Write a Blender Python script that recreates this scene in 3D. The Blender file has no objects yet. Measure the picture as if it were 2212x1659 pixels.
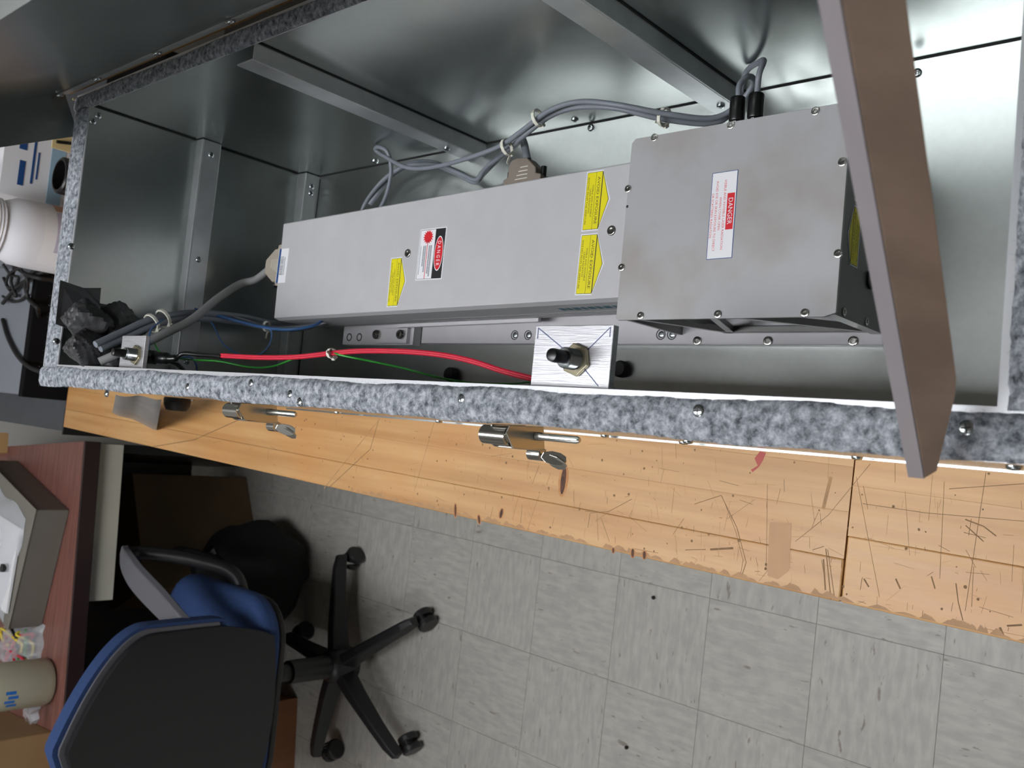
import bpy, math, random
from mathutils import Vector, Matrix, Euler
random.seed(7)
sc = bpy.context.scene
col = sc.collection

# ------------------------------------------------------------------ camera
FPX = 1982.333
CR = Matrix(((0.0964, 0.9936, -0.0588), (-0.7430, 0.0325, -0.6685), (-0.6623, 0.1081, 0.7414)))
CP = Vector((0.0, 0.0, 1.7212))
cam = bpy.data.cameras.new('camera')
cam.sensor_fit = 'HORIZONTAL'; cam.sensor_width = 36.0; cam.lens = FPX / 2212 * 36
cam.clip_start = 0.02
cam.dof.use_dof = True; cam.dof.focus_distance = 0.80; cam.dof.aperture_fstop = 16.0
camo = bpy.data.objects.new('camera', cam); col.objects.link(camo)
q_ = CR.to_quaternion(); q_.normalize()
camo.matrix_world = Matrix.Translation(CP) @ q_.to_matrix().to_4x4()
sc.camera = camo
# ------------------------------------------------------------------ world and exposure
w = bpy.data.worlds.new('world'); sc.world = w; w.use_nodes = True
w.node_tree.nodes['Background'].inputs[0].default_value = (0.75, 0.8, 0.9, 1)
w.node_tree.nodes['Background'].inputs[1].default_value = 0.10
sc.view_settings.view_transform = 'Standard'; sc.view_settings.look = 'None'
sc.view_settings.gamma = 1.0; sc.view_settings.use_curve_mapping = False
sc.view_settings.exposure = 0.0
# ceiling lights of the room: centre x, y, size x, size y, strength
CEIL = 2.75
LAMPS = [(-0.30, 0.80, 0.40, 1.18, 19.5), (-0.30, 2.03, 0.40, 1.18, 8.0), (-2.3, 0.2, 0.40, 1.18, 14.0)]

# ------------------------------------------------------------------ helpers
def ray(px, py):
    return CR @ Vector(((px - 1106.0) / FPX, -(py - 829.5) / FPX, -1.0))
def at(px, py, z):
    d = ray(px, py); return CP + d * ((z - CP.z) / d.z)
def atx(px, py, x):
    d = ray(px, py); return CP + d * ((x - CP.x) / d.x)
def aty(px, py, y):
    d = ray(px, py); return CP + d * ((y - CP.y) / d.y)

def lin(c):
    return tuple(((v / 255.0) / 12.92 if v / 255.0 <= 0.04045 else ((v / 255.0 + 0.055) / 1.055) ** 2.4) for v in c)

MATS = {}
def mat(name, rgb, rough=0.5, metal=0.0, var=0.0, scale=20.0, bump=0.0, bscale=200.0, spec=0.5,
        rgb2=None, trans=0.0, alpha=1.0, emit=None, stretch=None, lo=0.35, hi=0.65, detail=4.0, coat=0.0):
    """procedural principled material; colours in 0-255 sRGB"""
    m = bpy.data.materials.new(name); m.use_nodes = True
    nt = m.node_tree; b = nt.nodes['Principled BSDF']
    c = lin(rgb)
    b.inputs['Base Color'].default_value = (*c, 1)
    b.inputs['Roughness'].default_value = rough
    b.inputs['Metallic'].default_value = metal
    b.inputs['Specular IOR Level'].default_value = spec
    b.inputs['Coat Weight'].default_value = coat
    if trans: b.inputs['Transmission Weight'].default_value = trans
    if alpha < 1: b.inputs['Alpha'].default_value = alpha
    if emit:
        b.inputs['Emission Color'].default_value = (*emit[0], 1); b.inputs['Emission Strength'].default_value = emit[1]
    tc = nt.nodes.new('ShaderNodeTexCoord')
    src = tc.outputs['Object']
    if stretch:
        mp = nt.nodes.new('ShaderNodeMapping'); mp.inputs['Scale'].default_value = stretch
        nt.links.new(src, mp.inputs[0]); src = mp.outputs[0]
    if var or rgb2:
        n = nt.nodes.new('ShaderNodeTexNoise'); n.inputs['Scale'].default_value = scale; n.inputs['Detail'].default_value = detail
        nt.links.new(src, n.inputs['Vector'])
        r = nt.nodes.new('ShaderNodeValToRGB')
        r.color_ramp.elements[0].position = lo; r.color_ramp.elements[1].position = hi
        if rgb2: c2 = lin(rgb2)
        else: c2 = tuple(max(0, v * (1 - var)) for v in c)
        r.color_ramp.elements[0].color = (*c2, 1); r.color_ramp.elements[1].color = (*c, 1)
        nt.links.new(n.outputs[0], r.inputs[0]); nt.links.new(r.outputs[0], b.inputs['Base Color'])
    if bump:
        n2 = nt.nodes.new('ShaderNodeTexNoise'); n2.inputs['Scale'].default_value = bscale; n2.inputs['Detail'].default_value = 3
        nt.links.new(src, n2.inputs['Vector'])
        bm = nt.nodes.new('ShaderNodeBump'); bm.inputs['Strength'].default_value = bump; bm.inputs['Distance'].default_value = 0.001
        nt.links.new(n2.outputs[0], bm.inputs['Height']); nt.links.new(bm.outputs[0], b.inputs['Normal'])
    MATS[name] = m
    return m

def galv(name, base, rough, wave=0.25):
    m = mat(name, base, rough, 1.0)
    nt = m.node_tree; b = nt.nodes['Principled BSDF']; tc = nt.nodes.new('ShaderNodeTexCoord')
    v = nt.nodes.new('ShaderNodeTexNoise'); v.inputs['Scale'].default_value = 160; v.inputs['Detail'].default_value = 2
    n = nt.nodes.new('ShaderNodeTexNoise'); n.inputs['Scale'].default_value = 9; n.inputs['Detail'].default_value = 3
    nt.links.new(tc.outputs['Object'], v.inputs['Vector']); nt.links.new(tc.outputs['Object'], n.inputs['Vector'])
    mx = nt.nodes.new('ShaderNodeMix'); mx.data_type = 'FLOAT'; mx.inputs[0].default_value = 0.3
    nt.links.new(n.outputs[0], mx.inputs[2]); nt.links.new(v.outputs[0], mx.inputs[3])
    r = nt.nodes.new('ShaderNodeValToRGB'); c = lin(base)
    r.color_ramp.elements[0].position = .25; r.color_ramp.elements[1].position = .75
    r.color_ramp.elements[0].color = (*[x * .88 for x in c], 1); r.color_ramp.elements[1].color = (*[min(1, x * 1.07) for x in c], 1)
    nt.links.new(mx.outputs[0], r.inputs[0]); nt.links.new(r.outputs[0], b.inputs['Base Color'])
    mr = nt.nodes.new('ShaderNodeMapRange'); mr.inputs[3].default_value = rough - .008; mr.inputs[4].default_value = rough + .018
    nt.links.new(mx.outputs[0], mr.inputs[0]); nt.links.new(mr.outputs[0], b.inputs['Roughness'])
    n3 = nt.nodes.new('ShaderNodeTexNoise'); n3.inputs['Scale'].default_value = 5.5; n3.inputs['Detail'].default_value = 1
    nt.links.new(tc.outputs['Object'], n3.inputs['Vector'])
    bm = nt.nodes.new('ShaderNodeBump'); bm.inputs['Strength'].default_value = wave; bm.inputs['Distance'].default_value = .02
    nt.links.new(n3.outputs[0], bm.inputs['Height']); nt.links.new(bm.outputs[0], b.inputs['Normal'])
    return m

class MB:
    """collects shapes, builds ONE mesh object"""
    def __init__(s): s.v = []; s.f = []
    def add(s, vs, fs):
        o = len(s.v); s.v += [tuple(x) for x in vs]; s.f += [tuple(i + o for i in f) for f in fs]; return s
    def box(s, x0, x1, y0, y1, z0, z1, M=None):
        vs = [Vector((x, y, z)) for z in (z0, z1) for y in (y0, y1) for x in (x0, x1)]
        if M: vs = [M @ v for v in vs]
        return s.add(vs, [(0, 2, 3, 1), (4, 5, 7, 6), (0, 1, 5, 4), (2, 6, 7, 3), (0, 4, 6, 2), (1, 3, 7, 5)])
    def bar(s, p0, p1, wd, ht, up=(0, 0, 1)):
        p0, p1 = Vector(p0), Vector(p1); d = (p1 - p0).normalized(); u = Vector(up)
        a = d.cross(u)
        if a.length < 1e-5: a = d.cross(Vector((1, 0, 0)))
        a.normalize(); u = a.cross(d).normalized()
        vs = [p + a * (sx * wd / 2) + u * (sz * ht / 2) for p in (p0, p1) for sz in (-1, 1) for sx in (-1, 1)]
        return s.add(vs, [(0, 1, 3, 2), (4, 6, 7, 5), (0, 4, 5, 1), (2, 3, 7, 6), (0, 2, 6, 4), (1, 5, 7, 3)])
    def cyl(s, p0, p1, r0, r1=None, n=16, cap=True):
        p0, p1 = Vector(p0), Vector(p1); r1 = r0 if r1 is None else r1
        d = (p1 - p0).normalized(); a = d.orthogonal().normalized(); b = d.cross(a)
        vs = []
        for p, r in ((p0, r0), (p1, r1)):
            for i in range(n):
                t = 2 * math.pi * i / n; vs.append(p + a * (r * math.cos(t)) + b * (r * math.sin(t)))
        fs = [(i, (i + 1) % n, n + (i + 1) % n, n + i) for i in range(n)]
        if cap: fs += [tuple(range(n - 1, -1, -1)), tuple(range(n, 2 * n))]
        return s.add(vs, fs)
    def lathe(s, prof, n=20, O=(0, 0, 0), d=(0, 0, 1), cap=True):
        O = Vector(O); d = Vector(d).normalized(); a = d.orthogonal().normalized(); b = d.cross(a); vs = []
        for r, h in prof:
            for i in range(n):
                t = 2 * math.pi * i / n; vs.append(O + d * h + a * (r * math.cos(t)) + b * (r * math.sin(t)))
        fs = []
        for k in range(len(prof) - 1):
            fs += [(k * n + i, k * n + (i + 1) % n, (k + 1) * n + (i + 1) % n, (k + 1) * n + i) for i in range(n)]
        if cap: fs += [tuple(range(n - 1, -1, -1)), tuple(range((len(prof) - 1) * n, len(prof) * n))]
        return s.add(vs, fs)
    def tube(s, pts, r, n=8, res=8, closed=False, prof=None):
        P = spline(pts, res); m = len(P); vs = []; prev = None
        for i, p in enumerate(P):
            t = (P[min(i + 1, m - 1)] - P[max(i - 1, 0)]).normalized()
            if prev is None: a = t.orthogonal().normalized()
            else: a = (prev - t * prev.dot(t)).normalized()
            prev = a; b = t.cross(a); rr = r(i / (m - 1)) if callable(r) else r
            for k in range(n):
                th = 2 * math.pi * k / n; vs.append(p + a * (rr * math.cos(th)) + b * (rr * math.sin(th)))
        fs = [(i * n + k, i * n + (k + 1) % n, (i + 1) * n + (k + 1) % n, (i + 1) * n + k) for i in range(m - 1) for k in range(n)]
        fs += [tuple(range(n - 1, -1, -1)), tuple(range((m - 1) * n, m * n))]
        return s.add(vs, fs)
    def prism(s, poly, h0, h1, F=None):
        n = len(poly); F = F or (lambda a, b, h: Vector((a, b, h)))
        vs = [F(a, b, h0) for a, b in poly] + [F(a, b, h1) for a, b in poly]
        fs = [tuple(range(n - 1, -1, -1)), tuple(range(n, 2 * n))] + [(i, (i + 1) % n, n + (i + 1) % n, n + i) for i in range(n)]
        return s.add(vs, fs)
    def ball(s, c, rx, ry=None, rz=None, nu=14, nv=9, M=None):
        ry = ry or rx; rz = rz or rx; c = Vector(c); vs = []
        for j in range(nv + 1):
            ph = math.pi * j / nv
            for i in range(nu):
                th = 2 * math.pi * i / nu
                v = Vector((rx * math.sin(ph) * math.cos(th), ry * math.sin(ph) * math.sin(th), rz * math.cos(ph)))
                if M: v = M @ v
                vs.append(c + v)
        fs = [(j * nu + i, (j + 1) * nu + i, (j + 1) * nu + (i + 1) % nu, j * nu + (i + 1) % nu) for j in range(nv) for i in range(nu)]
        return s.add(vs, fs)
    def build(s, name, m, parent=None, smooth=None, bevel=0.0, seg=2, sub=0):
        me = bpy.data.meshes.new(name); me.from_pydata(s.v, [], s.f); me.validate(); me.update()
        import bmesh
        bm = bmesh.new(); bm.from_mesh(me)
        bmesh.ops.remove_doubles(bm, verts=bm.verts, dist=1e-6)
        bmesh.ops.recalc_face_normals(bm, faces=bm.faces); bm.to_mesh(me); bm.free()
        me.materials.append(m)
        if smooth is not None:
            me.polygons.foreach_set('use_smooth', [True] * len(me.polygons))
            me.set_sharp_from_angle(angle=math.radians(smooth))
        o = bpy.data.objects.new(name, me); col.objects.link(o)
        if parent: adopt(o, parent)
        if bevel:
            md = o.modifiers.new('bevel', 'BEVEL'); md.width = bevel; md.segments = seg; md.limit_method = 'ANGLE'; md.angle_limit = math.radians(40)
        if sub:
            md = o.modifiers.new('sub', 'SUBSURF'); md.levels = sub; md.render_levels = sub
        return o

def spline(pts, res=8):
    P = [Vector(p) for p in pts]
    if len(P) < 3 or res <= 1: return P
    Q = [P[0] * 2 - P[1]] + P + [P[-1] * 2 - P[-2]]; out = []
    for i in range(1, len(Q) - 2):
        p0, p1, p2, p3 = Q[i - 1:i + 3]
        for k in range(res):
            t = k / res
            out.append(0.5 * ((2 * p1) + (p2 - p0) * t + (2 * p0 - 5 * p1 + 4 * p2 - p3) * t * t + (3 * p1 - p0 - 3 * p2 + p3) * t ** 3))
    out.append(P[-1]); return out

def adopt(o, parent):
    o.parent = parent; o.matrix_parent_inverse = parent.matrix_basis.inverted()
def tag(o, label=None, cat=None, group=None, kind=None):
    if label: o['label'] = label
    if cat: o['category'] = cat
    if group: o['group'] = group
    if kind: o['kind'] = kind
    return o
def thing(name, label, cat, loc, group=None):
    o = bpy.data.objects.new(name, None); o.empty_display_size = 0.02; o.location = loc; col.objects.link(o)
    return tag(o, label, cat, group)
def inst(name, me, parent, M):
    o = bpy.data.objects.new(name, me); col.objects.link(o); o.matrix_basis = M
    if parent: adopt(o, parent)
    return o
def look(p, n):
    """matrix with +Z along n at p"""
    n = Vector(n).normalized(); return Matrix.Translation(Vector(p)) @ n.to_track_quat('Z', 'Y').to_matrix().to_4x4()

_font = {}
def text_mesh(s):
    if s in _font: return _font[s]
    c = bpy.data.curves.new('t', 'FONT'); c.body = s; c.resolution_u = 2
    o = bpy.data.objects.new('t', c); col.objects.link(o); bpy.context.view_layer.update()
    me = bpy.data.meshes.new_from_object(o.evaluated_get(bpy.context.evaluated_depsgraph_get()))
    vs = [v.co.copy() for v in me.vertices]; fs = [tuple(p.vertices) for p in me.polygons]
    bpy.data.objects.remove(o); bpy.data.curves.remove(c); bpy.data.meshes.remove(me)
    x0, x1 = min(v.x for v in vs), max(v.x for v in vs); y0, y1 = min(v.y for v in vs), max(v.y for v in vs)
    _font[s] = ([((v.x - x0) / (x1 - x0) - .5, (v.y - y0) / (y1 - y0) - .5) for v in vs], fs)
    return _font[s]
def text(mb, s, F, cx, cy, wd, ht, h):
    vs, fs = text_mesh(s); mb.add([F(cx + a * wd, cy + b * ht, h) for a, b in vs], fs)
def frame(O, r, u):
    O, r, u = Vector(O), Vector(r).normalized(), Vector(u).normalized(); n = r.cross(u).normalized()
    return lambda a, b, h: O + r * a + u * b + n * h
def rect(cx, cy, wd, ht): return [(cx - wd / 2, cy - ht / 2), (cx + wd / 2, cy - ht / 2), (cx + wd / 2, cy + ht / 2), (cx - wd / 2, cy + ht / 2)]

# ------------------------------------------------------------------ materials
G_WALL = galv('galvanized_wall', (182, 188, 186), .26, .15)
G_FLOOR = galv('galvanized_floor', (194, 198, 196), .30, .12)
G_LID = galv('galvanized_lid', (150, 155, 153), .30, .18)
G_BAR = mat('zinc_angle', (200, 204, 206), .40, .75, var=.15, scale=30)
ZINC = mat('zinc_screw', (190, 197, 200), .22, 1.0)
CHROME = mat('nickel_plate', (214, 213, 208), .2, 1.0)
STEEL = mat('stainless', (190, 188, 184), .2, 1.0)
ALU = mat('brushed_aluminium', (226, 226, 230), .34, .75, rgb2=(200, 200, 206), scale=60, stretch=(30, 1, 1), bump=.15, bscale=60)
LAS = mat('pale_grey_enamel', (186, 185, 187), .42, .0, var=.05, scale=30, bump=.05, bscale=900)
LASD = mat('grey_anodized', (150, 149, 150), .38, .3, var=.06, scale=20)
HEAD = mat('bead_blasted_aluminium', (172, 172, 174), .46, .2, rgb2=(160, 155, 151), scale=14, lo=.30, hi=.52, bump=.06, bscale=900)
HEADS = mat('machined_aluminium', (140, 139, 138), .34, .6, var=.1, scale=25)
PLATE = mat('white_anodized', (214, 212, 216), .40, .2, var=.04, scale=30)
TAUPE = mat('taupe_plastic', (128, 118, 108), .5, 0, var=.06, scale=40)
BEIGE = mat('beige_plastic', (168, 158, 144), .45, 0, var=.06, scale=40)
BLACKP = mat('black_plastic', (14, 14, 15), .32, 0)
BLKM = mat('matt_black_paint', (18, 18, 20), .9, 0, spec=.1)
RUBBER = mat('black_rubber', (20, 20, 21), .6, 0, var=.2, scale=40)
GCAB = mat('grey_cable', (128, 133, 142), .45, 0, var=.08, scale=40)
GCAB2 = mat('pale_grey_cable', (150, 150, 150), .45, 0, var=.08, scale=40)
REDW = mat('red_wire', (196, 34, 58), .4, 0)
GREENW = mat('green_wire', (40, 140, 42), .42, 0)
BLUEW = mat('blue_wire', (62, 104, 158), .45, 0)
TIE = mat('nylon_tie', (222, 220, 208), .45, 0)
WHITE = mat('white_sticker', (232, 232, 236), .4, 0)
YEL = mat('yellow_sticker', (226, 214, 20), .42, 0)
BLK = mat('black_ink', (22, 22, 24), .5, 0)
INK = mat('dark_ink', (46, 44, 36), .5, 0)
RED = mat('red_ink', (212, 30, 42), .45, 0)
BLUEI = mat('blue_ink', (24, 72, 132), .5, 0)
GREYI = mat('grey_ink', (128, 134, 138), .5, 0)
TEAL = mat('teal_ink', (34, 104, 118), .5, 0)
DUCT = mat('dark_duct_tape', (62, 62, 64), .42, 0, var=.4, scale=40, bump=.5, bscale=90)
DUCTG = mat('grey_duct_tape', (150, 148, 146), .38, .2, var=.2, scale=30, bump=.3, bscale=60)
BARG = mat('bar_edge_grey', (150, 143, 146), .45, .3, var=.08, scale=25)
BARB = mat('bar_brown_reflection', (184, 160, 144), .34, .2, var=.22, scale=16, stretch=(3, 1, 1))  # brown reflection on the bar's wide face, painted in as base colour
GREYP = mat('grey_case_paint', (120, 124, 132), .5, 0, var=.06, scale=12)
DGREY = mat('dark_grey_top', (66, 68, 72), .55, 0, var=.15, scale=20)
DARKWOOD = mat('dark_desk_edge', (44, 28, 26), .45, 0)
MAHOG = mat('mahogany_laminate', (134, 88, 78), .42, 0, rgb2=(104, 66, 58), scale=6, stretch=(1.2, 22, 4))
CREAM = mat('cream_paint', (196, 192, 176), .5, 0, var=.04)
CARD = mat('brown_cardboard', (150, 118, 80), .75, 0, var=.12, scale=8)
CARDD = mat('dark_cardboard', (112, 92, 66), .8, 0, var=.15, scale=8)
BROWNP = mat('brown_panel', (132, 86, 56), .5, 0, var=.15, scale=5, stretch=(8, 8, 1))
BLUEF = mat('blue_fabric', (48, 74, 124), .85, 0, var=.25, scale=300, bump=.5, bscale=700)
GREYPL = mat('grey_chair_plastic', (104, 104, 110), .42, 0)
CHBLK = mat('chair_black_plastic', (30, 30, 32), .38, 0, bump=.2, bscale=900)
BLKF = mat('black_fabric', (18, 18, 19), .85, 0, var=.3, scale=200, bump=.5, bscale=400)
BRASS = mat('brass_hinge', (150, 118, 70), .35, .9)
HDPE = mat('translucent_plastic', (196, 192, 168), .45, 0, trans=.25, var=.04)
HDPEW = mat('white_plastic', (226, 226, 232), .35, 0)
POLY = mat('clear_bag', (225, 228, 234), .12, 0, alpha=.35)
CREAMB = mat('cream_tag', (226, 204, 150), .6, 0)

def felt_material():
    m = mat('felt', (150, 152, 162), .95, 0)
    nt = m.node_tree; b = nt.nodes['Principled BSDF']; b.inputs['Specular IOR Level'].default_value = .1
    tc = nt.nodes.new('ShaderNodeTexCoord')
    n = nt.nodes.new('ShaderNodeTexNoise'); n.inputs['Scale'].default_value = 170; n.inputs['Detail'].default_value = 8; n.inputs['Roughness'].default_value = .72
    n.inputs['Distortion'].default_value = .2
    nt.links.new(tc.outputs['Object'], n.inputs['Vector'])
    r = nt.nodes.new('ShaderNodeValToRGB'); e = r.color_ramp.elements
    e[0].position = .34; e[0].color = (*lin((66, 68, 74)), 1); e[1].position = .66; e[1].color = (*lin((186, 188, 196)), 1)
    x = e.new(.49); x.color = (*lin((131, 136, 142)), 1)
    nt.links.new(n.outputs[0], r.inputs[0]); nt.links.new(r.outputs[0], b.inputs['Base Color'])
    n2 = nt.nodes.new('ShaderNodeTexNoise'); n2.inputs['Scale'].default_value = 900; n2.inputs['Detail'].default_value = 4
    nt.links.new(tc.outputs['Object'], n2.inputs['Vector'])
    bm = nt.nodes.new('ShaderNodeBump'); bm.inputs['Strength'].default_value = .5; bm.inputs['Distance'].default_value = .0008
    nt.links.new(n2.outputs[0], bm.inputs['Height']); nt.links.new(bm.outputs[0], b.inputs['Normal'])
    return m
FELT = felt_material()
FIBL = mat('felt_fibre_pale', (165, 168, 178), .9, 0); FIBD = mat('felt_fibre_dark', (60, 62, 72), .9, 0)

def wood_material():
    m = mat('maple', (214, 168, 110), .42, 0, coat=.06)
    nt = m.node_tree; b = nt.nodes['Principled BSDF']; b.inputs['Coat Roughness'].default_value = .3
    tc = nt.nodes.new('ShaderNodeTexCoord'); oi = nt.nodes.new('ShaderNodeObjectInfo')
    mp = nt.nodes.new('ShaderNodeMapping'); mp.inputs['Scale'].default_value = (60, 3, 60)
    nt.links.new(tc.outputs['Object'], mp.inputs[0])
    ad = nt.nodes.new('ShaderNodeVectorMath'); ad.operation = 'ADD'
    ml = nt.nodes.new('ShaderNodeVectorMath'); ml.operation = 'SCALE'; ml.inputs[3].default_value = 37.0
    cv = nt.nodes.new('ShaderNodeCombineXYZ'); nt.links.new(oi.outputs['Random'], cv.inputs[0]); nt.links.new(oi.outputs['Random'], cv.inputs[1])
    nt.links.new(cv.outputs[0], ml.inputs[0]); nt.links.new(mp.outputs[0], ad.inputs[0]); nt.links.new(ml.outputs[0], ad.inputs[1])
    n = nt.nodes.new('ShaderNodeTexNoise'); n.inputs['Scale'].default_value = 1.0; n.inputs['Detail'].default_value = 6
    nt.links.new(ad.outputs[0], n.inputs['Vector'])
    r = nt.nodes.new('ShaderNodeValToRGB'); e = r.color_ramp.elements
    e[0].position = .3; e[0].color = (*lin((170, 122, 68)), 1); e[1].position = .66; e[1].color = (*lin((196, 153, 100)), 1)
    nt.links.new(n.outputs[0], r.inputs[0])
    # amber stains, blotchy
    n2 = nt.nodes.new('ShaderNodeTexNoise'); n2.inputs['Scale'].default_value = 7; n2.inputs['Detail'].default_value = 5
    nt.links.new(tc.outputs['Object'], n2.inputs['Vector'])
    r2 = nt.nodes.new('ShaderNodeValToRGB'); e = r2.color_ramp.elements
    e[0].position = .45; e[0].color = (0, 0, 0, 1); e[1].position = .75; e[1].color = (.42, .42, .42, 1)
    nt.links.new(n2.outputs[0], r2.inputs[0])
    mx = nt.nodes.new('ShaderNodeMix'); mx.data_type = 'RGBA'; mx.inputs[7].default_value = (*lin((188, 118, 50)), 1)
    nt.links.new(r2.outputs[0], mx.inputs[0]); nt.links.new(r.outputs[0], mx.inputs[6])
    # plank to plank tone
    hs = nt.nodes.new('ShaderNodeHueSaturation'); mr = nt.nodes.new('ShaderNodeMapRange')
    mr.inputs[3].default_value = .93; mr.inputs[4].default_value = 1.05
    nt.links.new(oi.outputs['Random'], mr.inputs[0]); nt.links.new(mr.outputs[0], hs.inputs['Value']); nt.links.new(mx.outputs[2], hs.inputs['Color'])
    nt.links.new(hs.outputs[0], b.inputs['Base Color'])
    n4 = nt.nodes.new('ShaderNodeTexNoise'); n4.inputs['Scale'].default_value = 2; n4.inputs['Detail'].default_value = 5
    nt.links.new(ad.outputs[0], n4.inputs['Vector'])
    mr2 = nt.nodes.new('ShaderNodeMapRange'); mr2.inputs[3].default_value = .34; mr2.inputs[4].default_value = .55
    nt.links.new(n4.outputs[0], mr2.inputs[0]); nt.links.new(mr2.outputs[0], b.inputs['Roughness'])
    return m
MAPLE = wood_material()
SCR = mat('scratch_dirt', (132, 98, 60), .7, 0, var=.3, scale=60)
SCRP = mat('scratch_pale', (172, 130, 82), .6, 0, var=.3, scale=60)
BURN = mat('burnt_wood', (62, 38, 28), .7, 0, rgb2=(98, 58, 34), scale=120)
TAPEC = mat('clear_tape', (176, 134, 92), .55, 0, var=.06, scale=60)

def tile_material():
    m = mat('vinyl', (168, 165, 156), .42, 0)
    nt = m.node_tree; b = nt.nodes['Principled BSDF']
    tc = nt.nodes.new('ShaderNodeTexCoord'); oi = nt.nodes.new('ShaderNodeObjectInfo')
    def streak(scale, st, p0, p1, seed):
        mp = nt.nodes.new('ShaderNodeMapping'); mp.inputs['Scale'].default_value = st
        nt.links.new(tc.outputs['Object'], mp.inputs[0])
        cv = nt.nodes.new('ShaderNodeCombineXYZ'); ml = nt.nodes.new('ShaderNodeMath'); ml.operation = 'MULTIPLY'; ml.inputs[1].default_value = seed
        nt.links.new(oi.outputs['Random'], ml.inputs[0]); nt.links.new(ml.outputs[0], cv.inputs[0]); nt.links.new(ml.outputs[0], cv.inputs[2])
        ad = nt.nodes.new('ShaderNodeVectorMath'); nt.links.new(mp.outputs[0], ad.inputs[0]); nt.links.new(cv.outputs[0], ad.inputs[1])
        n = nt.nodes.new('ShaderNodeTexNoise'); n.inputs['Scale'].default_value = scale; n.inputs['Detail'].default_value = 3
        nt.links.new(ad.outputs[0], n.inputs['Vector'])
        r = nt.nodes.new('ShaderNodeValToRGB'); r.color_ramp.elements[0].position = p0; r.color_ramp.elements[1].position = p1
        nt.links.new(n.outputs[0], r.inputs[0]); return r.outputs[0]
    a = streak(16, (6, 1.2, 1), .40, .62, 53.0); c = streak(26, (4.0, 1.0, 1), .66, .72, 91.0); g = streak(40, (1, 1, 1), .3, .7, 17.0)
    m1 = nt.nodes.new('ShaderNodeMix'); m1.data_type = 'RGBA'; m1.inputs[6].default_value = (*lin((176, 173, 167)), 1); m1.inputs[7].default_value = (*lin((189, 186, 178)), 1)
    nt.links.new(a, m1.inputs[0])
    m2 = nt.nodes.new('ShaderNodeMix'); m2.data_type = 'RGBA'; m2.inputs[7].default_value = (*lin((142, 134, 124)), 1)
    nt.links.new(c, m2.inputs[0]); nt.links.new(m1.outputs[2], m2.inputs[6])
    m3 = nt.nodes.new('ShaderNodeMix'); m3.data_type = 'RGBA'; m3.blend_type = 'MULTIPLY'; m3.inputs[0].default_value = .12
    nt.links.new(m2.outputs[2], m3.inputs[6]); nt.links.new(g, m3.inputs[7])
    nt.links.new(m3.outputs[2], b.inputs['Base Color'])
    return m
VINYL = tile_material()
GROUT = mat('tile_joint', (112, 108, 102), .7, 0)
PAINT = mat('wall_paint', (206, 203, 196), .7, 0, var=.03, scale=3)
CEILM = mat('ceiling_tile', (228, 228, 226), .8, 0, var=.04, scale=60)

# shared small meshes ------------------------------------------------
def shared(mb, name, m, smooth=40):
    o = mb.build(name, m, None, smooth); me = o.data; bpy.data.objects.remove(o); return me
def pan_head(r, h, m, name):
    mb = MB(); mb.lathe([(r, 0), (r, h * .35), (r * .88, h * .72), (r * .6, h * .95), (r * .3, h)], 16)
    me = shared(mb, name, m); return me
def crossed_head(r, h, name):
    mb = MB(); mb.lathe([(r, 0), (r, h * .35), (r * .88, h * .72), (r * .6, h * .93), (r * .2, h)], 16)
    o = mb.build(name, ZINC, None, 40); me = o.data; me.materials.append(BLK)
    import bmesh
    bm = bmesh.new(); bm.from_mesh(me)
    for a in (0, math.pi / 2):
        M = Matrix.Rotation(a, 4, 'Z')
        vs = [bm.verts.new(M @ Vector((x, y, h * 1.01))) for x, y in ((-r * .55, -r * .1), (r * .55, -r * .1), (r * .55, r * .1), (-r * .55, r * .1))]
        f = bm.faces.new(vs); f.material_index = 1
    bm.to_mesh(me); bm.free(); bpy.data.objects.remove(o); return me
def socket_head(r, h, name, m):
    mb = MB(); mb.lathe([(r, 0), (r, h * .8), (r * .85, h), (r * .5, h), (r * .45, h * .35), (r * .02, h * .3)], 18)
    return shared(mb, name, m)
SCREW = crossed_head(.0042, .0026, 'screw'); SCREWS = pan_head(.0032, .002, STEEL, 'screw_small')
COVER = socket_head(.0034, .0011, 'cover_screw', STEEL); BIGSOCK = socket_head(.0062, .006, 'socket_screw', STEEL)

# ------------------------------------------------------------------ the room
T = .2286; TY = -.0245; TX1 = -.3116; TB = .4833
fl = MB().box(-3.2, 1.7, -2.3, 3.3, -.05, -.0032).build('floor', GROUT); tag(fl, 'grey vinyl tile floor', None, None, 'structure')
tm = MB().box(-T / 2 + .0004, T / 2 - .0004, -T / 2 + .0004, T / 2 - .0004, -.003, 0)
to = tm.build('vinyl_tile', VINYL); tme = to.data; bpy.data.objects.remove(to)
ct, st = math.cos(TY), math.sin(TY)
for i in range(-7, 3):
    for j in range(-3, 12):
        u = TX1 + (i + .5) * T; v = TB + (j + .5) * T
        x, y = ct * u - st * v, st * u + ct * v
        if j < 0 and i > 0: continue
        inst('vinyl_tile', tme, fl, Matrix.Translation((x, y, 0)) @ Matrix.Rotation(TY + (math.pi / 2) * ((i + j) % 2), 4, 'Z'))
for nm, b in (('wall_back', (-3.2, 1.7, 3.2, 3.3, -.05, CEIL)), ('wall_front', (-3.2, 1.7, -2.4, -2.3, -.05, CEIL)),
              ('wall_left', (-3.3, -3.2, -2.3, 3.3, -.05, CEIL)), ('wall_right', (1.7, 1.8, -2.3, 3.3, -.05, CEIL))):
    tag(MB().box(*b).build(nm, PAINT), None, None, None, 'structure')
tag(MB().box(-3.3, 1.8, -2.4, 3.3, CEIL, CEIL + .05).build('ceiling', CEILM), None, None, None, 'structure')
LAB = ['white fluorescent ceiling fixture above the wooden bench', 'white fluorescent ceiling fixture above the desk', 'white fluorescent ceiling fixture above the open floor']
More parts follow.
